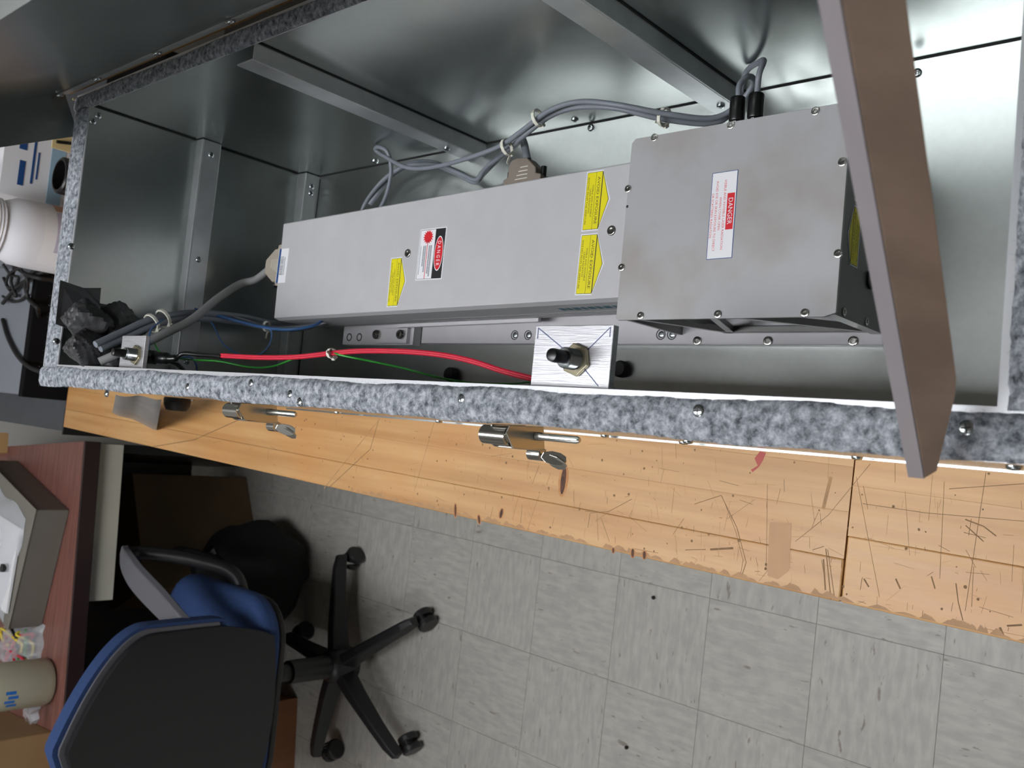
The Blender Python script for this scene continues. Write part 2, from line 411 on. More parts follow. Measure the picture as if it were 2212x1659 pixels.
for k, (lx, ly, sx, sy, pw) in enumerate(LAMPS):
    t = thing('ceiling_light', LAB[k], 'ceiling light', (lx, ly, CEIL - .03), 'ceiling fixtures')
    fr = MB()
    for a in (-1, 1):
        fr.box(lx + a * sx / 2 - .015, lx + a * sx / 2 + .015, ly - sy / 2 - .015, ly + sy / 2 + .015, CEIL - .045, CEIL)
        fr.box(lx - sx / 2 + .016, lx + sx / 2 - .016, ly + a * sy / 2 - .015, ly + a * sy / 2 + .015, CEIL - .045, CEIL)
    fr.build('frame', HDPEW, t)
    em = mat('tube_glow_%d' % k, (255, 255, 255), .5, 0, emit=((.955, .975, 1.0), pw))
    MB().box(lx - sx / 2 + .015, lx + sx / 2 - .015, ly - sy / 2 + .015, ly + sy / 2 - .015, CEIL - .03, CEIL - .02).build('diffuser', em, t)

# ------------------------------------------------------------------ bench
TBY = -.0295; BO = Vector((-.1235, 0, .92)); cb, sb = math.cos(TBY), math.sin(TBY)
def B(u, v, z=0): return Vector((BO.x + cb * u - sb * v, BO.y + sb * u + cb * v, BO.z + z))
def toB(p): d = p - BO; return (cb * d.x + sb * d.y, -sb * d.x + cb * d.y)
MBn = Matrix.Translation(BO) @ Matrix.Rotation(TBY, 4, 'Z')
bench = thing('workbench', 'scratched maple butcher-block workbench carrying the open metal case', 'workbench', (BO.x + .35, .8, 0))
SEAM = .3155
def plank(u0, u1, v0, v1):
    me = MB().box(u0 + .00003, u1 - .00003, v0, v1, -.045, 0).build('plank', MAPLE, None, None, .0001 if u0 > 0 else .0014, 2)
    me.matrix_basis = MBn
    adopt(me, bench)
for (v0, v1, ws) in ((-.5, SEAM - .0006, (.058, .044, .06, .05, .07, .07, .08, .08, .08, .09)), (SEAM + .0006, 1.955, (.0375, .041, .0395, .05, .06, .07, .08, .08, .08, .08, .064))):
    u = 0
    for wd in ws:
        plank(u, u + wd, v0, v1); u += wd
for u in (.06, .60):
    for v in (-.42, 1.85): MB().box(u - .035, u + .035, v - .035, v + .035, -.92, -.0451, MBn).build('leg', DGREY, bench)
for u in (.07, .6): MB().box(u - .02, u + .02, -.38, 1.81, -.16, -.0452, MBn).build('apron', DGREY, bench)
# marks on the bench top ---------------------------------------------
HJ = [0]
def seg(mb, p, q, w0, w1=None, h=.00003):
    HJ[0] += 1; h = h + HJ[0] * 1e-7
    a, b = B(*p), B(*q); d = (b - a); n = Vector((-d.y, d.x, 0)).normalized(); w1 = w0 if w1 is None else w1; up = Vector((0, 0, h))
    mb.add([a - n * w0 / 2 + up, b - n * w1 / 2 + up, b + n * w1 / 2 + up, a + n * w0 / 2 + up], [(0, 1, 2, 3)])
def pseg(mb, pts, w0, h=.00003):
    q = [toB(at(x, y, .92)) for x, y in pts]
    for a, b in zip(q[:-1], q[1:]): seg(mb, a, b, w0, w0, h)
scr = MB(); pale = MB(); nick = MB()
for pts, wd in (([(1270, 1140), (1275, 1108), (1315, 1105), (1365, 1078)], .0011), ([(1500, 1089), (1558, 1070), (1592, 1140), (1612, 1215), (1602, 1245)], .0012),
                ([(1560, 1072), (1590, 1150), (1605, 1210), (1600, 1240)], .0008), ([(1480, 1188), (1525, 1187)], .0012), ([(1534, 1187), (1584, 1184)], .0032),
                ([(1779, 1208), (1783, 1275)], .0022), ([(1784, 1185), (1795, 1295)], .0016), ([(1788, 1187), (1803, 1292)], .0011), ([(1775, 1210), (1780, 1240)], .001),
                ([(2085, 1122), (2125, 1137), (2152, 1158)], .0016), ([(2086, 1135), (2125, 1170)], .0014), ([(2082, 1150), (2130, 1162)], .0008),
                ([(1780, 1180), (1755, 1188)], .001), ([(1864, 1088), (2000, 1108), (2212, 1126)], .0008), ([(2212, 1045), (2050, 1056)], .0009),
                ([(1718, 1170), (1790, 1112), (1880, 1002)], .0008), ([(1700, 1180), (1640, 1255)], .0006), ([(712, 1052), (800, 970), (818, 908)], .0018),
                ([(330, 965), (420, 950), (520, 905)], .0022), ([(895, 1060), (940, 905)], .0008), ([(1150, 1045), (1165, 1005)], .0010), ([(1125, 1130), (1128, 1090)], .001),
                ([(2065, 1260), (2070, 1300), (2080, 1340)], .0014), ([(1935, 1250), (1945, 1272)], .0022), ([(1866, 1250), (1877, 1268)], .0022),
                ([(2012, 1245), (2020, 1272)], .0018), ([(2175, 1352), (2208, 1350)], .0024), ([(2160, 1355), (2168, 1375)], .003), ([(1875, 1100), (1865, 1050)], .0007),
                ([(2040, 1040), (2030, 1250)], .0007), ([(2130, 1020), (2085, 1320)], .0008), ([(1955, 1060), (1965, 1200)], .0005), ([(1850, 1030), (1900, 1290)], .0007), ([(1658, 1045), (1655, 1230)], .0007)):
    pseg(scr, pts, wd * .62)
pseg(pale, [(1795, 1030), (1778, 1100)], .0032)
pseg(pale, [(700, 1055), (820, 905)], .0014)
rnd = random.Random(11)
for k in range(520):
    v = rnd.uniform(-.05, 1.9) if rnd.random() < .4 else rnd.uniform(-.02, .8); u = abs(rnd.gauss(0, .055)) + .002
    if u > .15: continue
    L = rnd.choice((.003, .005, .008, .012, .03)) * rnd.uniform(.5, 1.3); a = rnd.choice((0, math.pi / 2, 0, rnd.uniform(0, 3.14))) + rnd.gauss(0, .15)
    p = (u, v); qq = (max(.002, u + L * math.cos(a)), v + L * math.sin(a)); 
    seg(scr if rnd.random() < .55 else pale, p, qq, rnd.uniform(.0002, .0005))
for k in range(160):
    v = rnd.uniform(-.05, 1.2); u = rnd.uniform(.004, .13); r = rnd.uniform(.0005, .0016)
    c = B(u, v, .00011 + k * 1e-7); scr.add([c + Vector((r * math.cos(t * 1.05 + k), r * rnd.uniform(.6, 1.2) * math.sin(t * 1.05 + k), 0)) for t in range(6)], [tuple(range(6))])
for k in range(140):                                              # worn edge nicks
    v = rnd.uniform(-.05, 1.0); L = rnd.uniform(.004, .02); hgt = rnd.uniform(.002, .006)
    zz = .00013 + k * 1e-7; nick.add([B(.0016, v, zz), B(.0016, v + L, zz), B(.0016 + hgt, v + L * .6, zz), B(.0016 + hgt * .7, v + L * .25, zz)], [(0, 1, 2, 3)])
tag(scr.build('scratch', SCR, bench), 'dark scratches in the wood', None, None, 'stuff')
tag(nick.build('edge_wear', mat('worn_edge', (168, 128, 88), .6, 0, var=.15, scale=80), bench), 'worn nicks along the bench edge', None, None, 'stuff')
tag(pale.build('scratch', SCRP, bench), 'pale worn scratches in the wood', None, None, 'stuff')
def blot(name, pts, m, h=.0002, lab=None):
    P = [toB(at(x, y, .92)) for x, y in pts]
    o = MB().add([B(u, v, h) for u, v in P], [tuple(range(len(P)))]).build(name, m, bench); 
    if lab: o['label'] = lab
def oval(px, py, rx, ry, tilt=0, n=14):
    return [(px + rx * math.cos(t) * math.cos(tilt) - ry * math.sin(t) * math.sin(tilt), py + rx * math.cos(t) * math.sin(tilt) + ry * math.sin(t) * math.cos(tilt)) for t in [2 * math.pi * i / n for i in range(n)]]
SING = mat('singed_wood', (164, 108, 58), .6, 0, rgb2=(178, 126, 74), scale=150)
for (x, y, rx, ry, tl) in ((1217, 1038, 7.5, 32, .12), (1083, 1109, 4, 11, .2), (1035, 1122, 3.5, 10, -.1), (984, 1103, 3, 15, 0), (1367, 1195, 4, 10, 0), (1392, 1199, 4.5, 9, 0), (1325, 1189, 3, 6, 0)):
    blot('burn_mark', oval(x, y, rx * 1.4, ry * 1.12, tl), SING, .00016)
    blot('burn_mark', oval(x, y, rx * .75, ry * .95, tl), BURN, .000185, 'dark burn mark in the wood')
REDP = mat('red_paint_stain', (164, 70, 62), .6, 0)
blot('paint_stain', [(1622, 1015), (1637, 1006), (1630, 990), (1642, 975), (1655, 978), (1648, 995), (1640, 1008), (1626, 1020)], REDP, .00017, 'small red paint stain')
blot('tape_strip', [(1662, 1128), (1710, 1130), (1705, 1232), (1680, 1252), (1658, 1243)], TAPEC, .00018, 'strip of old clear tape')

# ------------------------------------------------------------------ galvanized case
XL, XR, YN, YF, ZF, ZR = .014, .3645, .100, 1.170, .9212, 1.256
case = thing('metal_case', 'open galvanized sheet-metal case with felt-lined rim and propped lid on the bench', 'case', (.19, .64, .9202))
th = .0012
MB().box(XL, XR, YN, YF, ZF - .001, ZF).build('floor_panel', G_FLOOR, case)
MB().box(XL - th, XL, YN - th, YF + th, ZF - .001, ZR).build('side_panel', G_WALL, case)
MB().box(XR, XR + th, YN - th, YF + th, ZF - .001, ZR).build('side_panel', G_WALL, case)
MB().box(XL, XR, YF, YF + th, ZF - .001, ZR).build('end_panel', G_WALL, case)
MB().box(XL, XR, YN - th, YN, ZF - .001, ZR).build('end_panel', G_WALL, case)
MB().box(.0108, XL - th, YN, YF, ZF - .001, ZF + .0002).build('hem', ZINC, case)
fg = MB()
fg.box(.0104, .0362, .088, 1.214, ZR, ZR + .0012); fg.box(.0362, .3602, 1.1705, 1.214, ZR, ZR + .0012)
fg.box(.3602, .383, .088, 1.214, ZR, ZR + .0012); fg.box(.0362, .3602, .088, .1165, ZR, ZR + .0012)
fg.build('rim_flange', mat('flange_metal', (214, 216, 220), .35, .7), case)
# far-wall angles
for z0, z1, dp in ((1.084, 1.112, .016), (ZF, .946, .020)):
    MB().box(XL + .001, XR - .001, YF - dp, YF - .0001, z1 - .002, z1).box(XL + .001, XR - .001, YF - dp, YF - dp + .002, z0, z1 - .0021).build('cross_angle', G_BAR, case, None, .0006)
# right-wall uprights
for y0 in (.803, .447):
    MB().box(XR - .019, XR - .0002, y0, y0 + .002, ZF, ZR - .001).box(XR - .019, XR - .017, y0 + .0021, y0 + .030, ZF, ZR - .001).build('upright_angle', G_BAR, case, None, .0006)
SEAMM = mat('dark_seam', (20, 20, 20), .8, 0)
def strip_seam(p0, p1, r=.0009): MB().cyl(p0, p1, r, n=6).build('seam_bead', SEAMM, case)
strip_seam((XR - .0006, .10, ZF + .0004), (XR - .0006, YF, ZF + .0004)); strip_seam((XR - .0008, YF - .0008, 1.114), (XR - .0008, YF - .0008, ZR - .002), .0012)
strip_seam((XR - .0008, YF - .0008, .948), (XR - .0008, YF - .0008, 1.083), .0012)
for y0 in (.803, .447): strip_seam((XR - .0006, y0 - .0006, ZF), (XR - .0006, y0 - .0006, ZR - .003))
strip_seam((XL + .002, 1.1485, ZF + .0003), (.36, 1.1485, ZF + .0003), .0008)
# felt strips: wavy edged slabs along a run
def felt(p0, p1, wd, seed, amp, fib):
    rn = random.Random(seed); p0, p1 = Vector(p0), Vector(p1); L = (p1 - p0).length; d = (p1 - p0).normalized(); s = Vector((-d.y, d.x, 0))
    nL = max(12, int(L / .004)); nW = 7; vs = []; ph = [rn.uniform(0, 6.28) for _ in range(6)]
    def wv(x, k): return amp * (math.sin(x * 26 + ph[k]) * .5 + math.sin(x * 61 + ph[k + 1]) * .3 + math.sin(x * 130 + ph[k + 2]) * .12)
    for i in range(nL + 1):
        t = i / nL; a, b = -wd / 2 + wv(t * L, 0) , wd / 2 + wv(t * L, 3)
        for j in range(nW + 1):
            q = j / nW; h = .0032 * (1 - abs(2 * q - 1) ** 5) + rn.uniform(-.0004, .0005)
            vs.append(p0 + d * (t * L) + s * (a + (b - a) * q + rn.uniform(-.0003, .0003)) + Vector((0, 0, h)))
    n1 = len(vs); vs += [v - Vector((0, 0, .0036)) if False else Vector((v.x, v.y, p0.z)) for v in vs]
    W = nW + 1; fs = []
    for i in range(nL):
        for j in range(nW): fs.append((i * W + j, (i + 1) * W + j, (i + 1) * W + j + 1, i * W + j + 1))
    for i in range(nL):
        for j in (0, nW): fs.append((i * W + j, (i + 1) * W + j, n1 + (i + 1) * W + j, n1 + i * W + j))
    for i in (0, nL):
        for j in range(nW): fs.append((i * W + j, i * W + j + 1, n1 + i * W + j + 1, n1 + i * W + j))
    o = MB().add(vs, fs).build('felt_strip', FELT, case, 60)
    for m, cnt in ((FIBL, int(fib * .6)), (FIBD, int(fib * .4))):
        fb = MB()
        for _ in range(cnt):
            c = p0 + d * rn.uniform(0, L) + s * rn.uniform(-wd / 2 - amp * .3, wd / 2 + amp * .3) + Vector((0, 0, rn.uniform(.0018, .0038)))
            e = Vector((rn.gauss(0, 1), rn.gauss(0, 1), rn.gauss(0, .35))).normalized() * rn.uniform(.0012, .0034); n = Vector((-e.y, e.x, 0)).normalized() * .00006
            fb.add([c - n, c + n, c + e + Vector((0, 0, abs(e.z) * .3))], [(0, 1, 2)])
        f = fb.build('felt_fibres', m, o); f['kind'] = 'stuff'
    return o
ZT = ZR + .0013
felt((.0213, .088, ZT), (.0213, 1.213, ZT), .0240, 3, .0016, 12000)
felt((.0345, 1.1925, ZT), (.360, 1.1925, ZT), .037, 5, .0012, 2600)
felt((.3705, 1.213, ZT), (.3705, .30, ZT), .020, 8, .0012, 2200)
felt((.0345, .0995, ZT), (.36, .0995, ZT), .026, 9, .0012, 1800)
# screws through the felt and on the walls
for px, py in ((408, 836), (629, 852), (1000, 862), (1511, 888), (2090, 925), (545, 828), (650, 868), (232, 150 + 700)):
    p = at(px, py, ZT + .0014); inst('screw', SCREW, case, look(p, (0, 0, 1)) @ Matrix.Rotation(rnd.random(), 4, 'Z'))
for px, py in ((968, 911), (1307, 940), (1486, 952), (2190, 1006), (1188, 932), (1902, 993), (945, 913), (747, 896), (565, 884), (637, 884), (540, 876), (386, 866), (405, 868), (312, 860), (278, 855), (115, 842), (1500, 957)):
    p = atx(px, py, XL - th); 
    if p.z > 1.25 or p.z < .93: p.z = max(.94, min(1.235, p.z))
    inst('screw', SCREW, case, look((XL - th, p.y, p.z), (-1, 0, 0)) @ Matrix.Scale(1.15, 4))
for px, py in ((1242, 258), (1277, 276), (1565, 232)):
    p = at(px, py, ZF) if px == 1277 else atx(px, py, XR)
    inst('screw', SCREW, case, look(p, (0, 0, 1) if px == 1277 else (-1, 0, 0)))
inst('screw', SCREW, case, look(at(1981, 158, ZF), (0, 0, 1)))
inst('screw', SCREW, case, look(atx(975, 317, XR - .019) if False else (XR - .0192, .82, .972), (-1, 0, 0)))
inst('screw', SCREW, case, look((XR - .0192, .46, .945), (-1, 0, 0)))
for p in ((aty(154, 532, YF)), aty(122, 737, YF), aty(200, 262, YF), aty(212, 250, YF)):
    inst('screw', SCREW, case, look((p.x, YF, p.z), (0, -1, 0)))
for p in ((.345, 1.098), (.20, 1.098), (.06, 1.098), (.345, .934), (.335, .934)):
    inst('screw', SCREW, case, look((p[0], YF - (.016 if p[1] > 1 else .020), p[1]), (0, -1, 0)))
for p in ((810, 348), (695, 386), (660, 380)):
    q = atx(p[0], p[1], XR); inst('screw', SCREW, case, look((XR, q.y, q.z), (-1, 0, 0)) @ Matrix.Scale(1.2, 4))
# black rubber knobs on the case floor
for px, py in ((968, 808), (1336, 796)):
    p = at(px, py, .932); p.z = ZF
    MB().lathe([(.0085, 0), (.0090, .003), (.0090, .009), (.0075, .0115), (.003, .012)], 16, p).build('rubber_bumper', RUBBER, case, 40)

# lid with its hinge --------------------------------------------------
HX, HZ = .3815, 1.268; LA = math.radians(25.5); LW = .365; FD = .052
lu = Vector((-math.sin(LA), 0, math.cos(LA))); ln = Vector((-math.cos(LA), 0, -math.sin(LA)))
def LP(a, y, h): return Vector((HX, 0, HZ)) + lu * a + ln * h + Vector((0, y, 0))
y0, y1 = .080, 1.212
def slab(mb, a0, a1, ya, yb, h0, h1):
    vs = [LP(a, y, h) for h in (h0, h1) for y in (ya, yb) for a in (a0, a1)]
    mb.add(vs, [(0, 2, 3, 1), (4, 5, 7, 6), (0, 1, 5, 4), (2, 6, 7, 3), (0, 4, 6, 2), (1, 3, 7, 5)])
lm = MB(); slab(lm, 0.004, LW, y0, y1, -.0012, 0)
lid = lm.build('lid', G_LID, case); lid['label'] = 'galvanized lid leaning over the case'
for a0, a1, ya, yb in ((.006, LW, y1 - .0012, y1), (.006, LW, y0, y0 + .0012), (LW - .0012, LW, y0 + .0012, y1 - .0012)):
    fm = MB(); slab(fm, a0, a1, ya, yb, .0001, FD); fm.build('lid_flange', G_LID, lid)
MB().cyl((HX + .0015, y0 + .01, HZ), (HX + .0015, y1 - .004, HZ), .0026, n=10).build('hinge', BRASS, case, 40)
hm = MB(); slab(hm, .006, .022, y0 + .01, y1 - .01, .0002, .0012); hm.build('hinge_leaf', G_BAR, lid)
for y in (1.196, 1.09, .945, .80): inst('screw', SCREW, lid, look(LP(.020, y, .0013), ln) @ Matrix.Scale(1.25, 4))
MB().box(.3765, .3785, 1.2145, 1.2165, 1.2, 1.262).build('corner_tab', CREAMB, case)

# latches on the outside of the near long wall --------------------------
def latch(yc, zc, s):
    X0 = XL - th
    P = lambda x, y, z: Vector((X0 - x * s, yc + y * s, zc + z * s))
    base = MB(); base.box(X0 - .0015, X0, yc - .014, yc + .016, zc - .048, zc + .016)
    b = base.build('latch', CHROME, case, None, .0004); b['label'] = 'nickel-plated draw latch'
    MB().cyl(P(.012, .024, .006), P(.012, -.002, .006), .0075 * s, n=20).cyl(P(.012, -.002, .006), P(.012, -.0035, .006), .0055 * s, n=16).build('barrel', CHROME, b, 40)
    MB().prism([(.002, -.030), (.020, -.034), (.021, .004), (.010, .013), (.004, .010)], -.0045, -.003, lambda a, bb, h: P(a, h, bb)).build('side_cheek', CHROME, b, None, .0004)
    MB().prism([(.002, -.030), (.020, -.034), (.021, .004), (.018, .010), (.004, .010)], .014, .0155, lambda a, bb, h: P(a, h, bb)).build('side_cheek', CHROME, b, None, .0004)
    MB().bar(P(.0205, .005, -.036), P(.0205, .005, .002), .019 * s, .0016 * s, (1, 0, 0)).build('strap', CHROME, b, None, .0004)
    MB().lathe([(.0034 * s, 0), (.0034 * s, .004 * s), (.0030 * s, .006 * s), (.0030 * s, .037 * s), (.0018 * s, .0395 * s)], 14, P(.010, -.0045, -.022), (0, -1, -.12)).build('rod', CHROME, b, 40)
    MB().cyl(P(.024, .012, -.036), P(.024, -.001, -.036), .0052 * s, n=16).build('pivot', CHROME, b, 40)
    pts = [(0, -.003), (.006, -.0065), (.014, -.0072), (.020, -.005), (.0225, 0), (.020, .005), (.014, .0072), (.006, .0065), (0, .003)]
    F = frame(P(.024, -.004, -.038), (-.52, -.40, -.75), (-.30, .92, -.2))
    MB().prism([(a * s * .85, c * s * 1.05) for a, c in pts], -.0006, .0006, F).build('thumb_wing', CHROME, b, None, .0003)
    F2 = frame(P(.024, -.002, -.034), (-.2, -.70, -.68), (-.80, .4, .1))
    MB().prism([(a * s * .9, c * s * .8) for a, c in pts], -.0006, .0006, F2).build('thumb_wing', CHROME, b, None, .0003)
latch(.444, 1.222, .95); latch(.80, 1.219, 1.0)

# ------------------------------------------------------------------ prop bar across the case
pb0 = at(1963, 1030, 1.2735); pb1 = CP + ray(1768, 0) * .298
bd = (pb1 - pb0).normalized(); bt_ = (CP + ray(1819, 0) * .296) - pb1; bt_ = (bt_ - bd * bt_.dot(bd)).normalized(); bn = bd.cross(bt_)
if bn.z > 0: bn = -bn
prop = thing('prop_bar', 'long flat bar with grey edge and painted brown reflection, propping the lid across the case', 'prop bar', pb0)
lid_n = Vector((-math.cos(math.radians(25.5)), 0, -math.sin(math.radians(25.5))))
Lb = (Vector((.3815, 0, 1.268)) - pb0).dot(lid_n) / bd.dot(lid_n) - .016
tw_ = (CP - (pb0 + pb1) / 2).normalized(); tw_ = tw_ - bd * tw_.dot(bd) - bt_ * tw_.dot(bt_); tw_.normalize()
TB_, WB_ = .0122, .0225; e1 = bt_ * .61 + tw_ * .79; e2 = bt_ * .79 - tw_ * .61
F = lambda a, b, h: pb0 + bd * a + e2 * b + e1 * h
F0 = F
F = lambda a, b, h: F0(a + (h * .75 if a < .004 else 0), b, h)
prof = [(0, 0), (Lb, 0), (Lb, WB_), (.056, WB_), (.047, WB_ * .93), (0, .0065)]
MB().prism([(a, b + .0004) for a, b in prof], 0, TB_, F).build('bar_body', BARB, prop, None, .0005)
MB().prism([(.0, -.0003), (Lb, -.0003), (Lb, .0003), (0, .0003)], 0, TB_, F).build('bar_edge', BARG, prop)

# ------------------------------------------------------------------ mounting plates
ZP = .9345
pl = thing('mounting_plate', 'white anodized base plate lying under the laser and its front box', 'mounting plate', (.2, .58, ZF))
MB().box(.1095, .292, .2895, .872, ZF + .0002, ZP).build('plate', PLATE, pl, None, .0006)
HOLE = mat('counterbore_dark', (70, 72, 76), .4, .6)
for x, y in ((.1195, .7125), (.1195, .692), (.1195, .513), (.1195, .500)):
    MB().lathe([(.0056, -.001), (.0056, .0003), (.0046, .0003), (.0046, -.0008)], 16, (x, y, ZP)).build('counterbore', HOLE, pl, 30)
    MB().ball((x, y - .0005, ZP - .0008), .0042, .0042, .0016).build('bolt_head', ZINC, pl, 60)
pl2 = thing('mounting_bracket', 'short white anodized bracket with two socket screws under the rear of the laser', 'bracket', (.2, .97, ZF))
MB().box(.107, .285, .888, 1.034, ZF + .0002, ZP).build('plate', PLATE, pl2, None, .0006)
MB().box(.1085, .1285, .894, .955, ZP + .0001, ZP + .006).build('clamp_block', PLATE, pl2, None, .0005)
for y in (.903, .951): inst('socket_screw', BIGSOCK, pl2, look((.1195, y, ZP + .0061), (0, 0, 1)))
for y in (.998, 1.020): MB().lathe([(.0056, -.001), (.0056, .0003), (.0040, .0003), (.0040, -.0008)], 16, (.1175, y, ZP)).build('counterbore', HOLE, pl2, 30)

# ------------------------------------------------------------------ laser housing
LZ = 1.037; LY0, LY1 = .4945, 1.053
lo = Vector((.2015, LY0, 0)); lr = Matrix.Translation(lo) @ Matrix.Rotation(.0185, 4, 'Z')
laser = thing('laser_housing', 'long pale grey laser housing with warning stickers inside the case', 'laser', (.196, .77, .935))
W2 = .0648; LL = LY1 - LY0
def L(x, y, z): return lr @ Vector((x, y, z))
prof = [(-W2 + .0022, LZ), (W2 - .0012, LZ), (W2, LZ - .0012), (W2, .978), (W2 - .004, .968), (-W2 + .004, .968), (-W2 - .0006, .978), (-W2 - .0006, LZ - .0075)]
MB().prism(prof, .0, LL, lambda a, b, h: L(a, h, b)).build('cover', LAS, laser, None, .0007)
MB().box(-W2 - .0010, -W2 + .02, .006, LL * .60, .9885, .9912, lr).build('side_rail', LASD, laser, None, .0003)
MB().box(-W2 + .001, W2 - .001, .001, LL - .01, .9585, .9679, lr).build('base_rail', LASD, laser, None, .0006)
MB().box(-W2 + .02, W2 - .006, .06, .30, ZP + .0002, .9584, lr).build('pedestal', LASD, laser)
MB().box(-W2 + .006, W2 - .006, LL - .165, LL - .03, ZP + .0002, .9584, lr).build('pedestal', LASD, laser)
MB().box(-W2 - .0030, -W2 + .03, .165, .40, .9530, .9584, lr).build('wear_strip', PLATE, laser, None, .0005)
for p in (at(881, 547, LZ), at(1321, 498, LZ)): 
    MB().lathe([(.0050, .0001), (.0046, .0009), (.0038, .0012), (.0022, .0006), (.0004, .0004)], 20, p).build('countersunk_screw', STEEL, laser, 50)
# stickers -----------------------------------------------------------
RR = lr.to_3x3() @ Vector((-1, 0, 0)); UU = lr.to_3x3() @ Vector((0, -1, 0))
def corners(px, z):
    P = [at(x, y, z) for x, y in px]; c = sum(P, Vector()) / len(P); return P, c
def arrow_label(c, wd, ht, ap, F, parent, small=False):
    """c unused: F is centred on the rectangle; reading along +a, top at +b"""
    x, y = wd / 2, ht / 2
    base = MB().prism([(-x - .0011, -y - .0011), (x + .0011, -y - .0011), (x + .0011, y), (0, y + ap + .0016), (-x - .0011, y)], .0001, .00022, F).build('warning_label', WHITE, parent)
    base['label'] = 'yellow arrow-shaped warning label'
    MB().prism([(-x, -y), (x, -y), (x, y), (0, y + ap), (-x, y)], .00024, .00030, F).build('border', INK, base)
    d = .0004
    MB().prism([(-x + d, -y + d), (x - d, -y + d), (x - d, y * .16), (-x + d, y * .16)], .00032, .00037, F).build('yellow_field', YEL, base)
    MB().prism([(-x + d, y * .20), (x - d, y * .20), (x - d, y - .0006), (-x + d, y - .0006)], .00032, .00037, F).build('yellow_field', YEL, base)
    MB().prism([(-x + .0024, y + .0005), (x - .0024, y + .0005), (0, y + ap - .0006)], .00032, .00037, F).build('yellow_field', YEL, base)
    tx = MB(); text(tx, 'AVOID EXPOSURE', F, 0, y * .56, wd * .82, ht * .165, .00042)
    text(tx, 'VISIBLE AND INVISIBLE', F, 0, -y * .12, wd * .56, ht * .10, .00042)
    text(tx, 'LASER RADIATION', F, 0, -y * .43, wd * .42, ht * .10, .00042)
    text(tx, 'EMITTED FROM THIS APERTURE', F, 0, -y * .76, wd * .82, ht * .10, .00042)
    tx.build('lettering', INK, base)
for cs, ap in (([(1270.5, 373.2), (1303.9, 369.9), (1291.7, 494.8), (1258.2, 497.7)], (1315.4, 428.3)),
               ([(1257.5, 508.7), (1291, 506), (1278, 635), (1244, 635)], (1302, 569)),
               ([(846.5, 560), (868, 556.5), (858.5, 660), (836.5, 662)], (875.5, 607))):
    P, c = corners(cs, LZ); wd = ((P[0] - P[3]).length + (P[1] - P[2]).length) / 2; ht = ((P[0] - P[1]).length + (P[3] - P[2]).length) / 2
    a = at(ap[0], ap[1], LZ); apx = max(.006, abs((a - c).dot(UU)) - ht / 2)
    r = (P[3] - P[0] + P[2] - P[1]).normalized(); u = Vector((r.y, -r.x, 0)); u = -u if u.dot(UU) < 0 else u
    arrow_label(None, wd, ht, apx, frame(c, r, u), laser)
# red / black danger label
P, c = corners([(909.5, 497), (966, 488.5), (954.5, 602), (897, 607)], LZ)
wd = ((P[0] - P[3]).length + (P[1] - P[2]).length) / 2; ht = ((P[0] - P[1]).length + (P[3] - P[2]).length) / 2
r = (P[3] - P[0] + P[2] - P[1]).normalized(); u = Vector((r.y, -r.x, 0)); u = -u if u.dot(UU) < 0 else u
F = frame(c, r, u)
dl = MB().prism(rect(0, 0, wd, ht), .0001, .00022, F).build('danger_label', WHITE, laser); dl['label'] = 'white danger label with red sunburst and black band'
bo = MB()
for a, b, ww, hh in ((0, -ht * .47, wd * .955, .0004), (-wd * .4775, 0, .0004, ht * .94), (wd * .4775, 0, .0004, ht * .94)): bo.prism(rect(a, b, ww, hh), .00023, .00028, F)
bo.prism([(-wd * .4775, ht * .10), (wd * .4775, ht * .10), (wd * .4775, ht * .47), (-wd * .4775, ht * .47)], .00023, .00028, F).build('black_band', BLK, dl)
el = lambda rx, ry: [(rx * math.cos(t * .1571), ht * .285 + ry * math.sin(t * .1571)) for t in range(40)]
MB().prism(el(wd * .335, ht * .165), .0003, .00034, F).build('oval_rim', WHITE, dl)
MB().prism(el(wd * .315, ht * .145), .00036, .0004, F).build('red_oval', RED, dl)
t_ = MB(); text(t_, 'D A N G E R', F, 0, ht * .285, wd * .47, ht * .125, .00044); t_.build('lettering', WHITE, dl)
sx, sy = -wd * .335, -ht * .17
MB().prism([(sx + (ht * (.20 if k % 2 == 0 else .135)) * math.cos(2 * math.pi * k / 32), sy + (ht * (.20 if k % 2 == 0 else .135)) * math.sin(2 * math.pi * k / 32)) for k in range(32)], .00024, .00029, F).build('sunburst', RED, dl)
MB().prism(rect(wd * .10, -ht * .17, wd * .75, ht * .022), .00024, .00029, F).build('red_line', RED, dl)
gk = MB(); rg = random.Random(4)
for b, x0_, x1_, hh in ((-ht * .02, -.17, .42, .055), (-ht * .09, -.17, .36, .055), (-ht * .235, -.17, .33, .05), (-ht * .30, -.17, .22, .05), (-ht * .415, -.17, .38, .025)):
    x = x0_
    while x < x1_:
        l = rg.uniform(.012, .03); gk.prism(rect((x + l / 2) * wd, b, l * wd * .8, hh * ht), .00024, .00028, F); x += l
gk.build('fine_print', GREYI, dl)
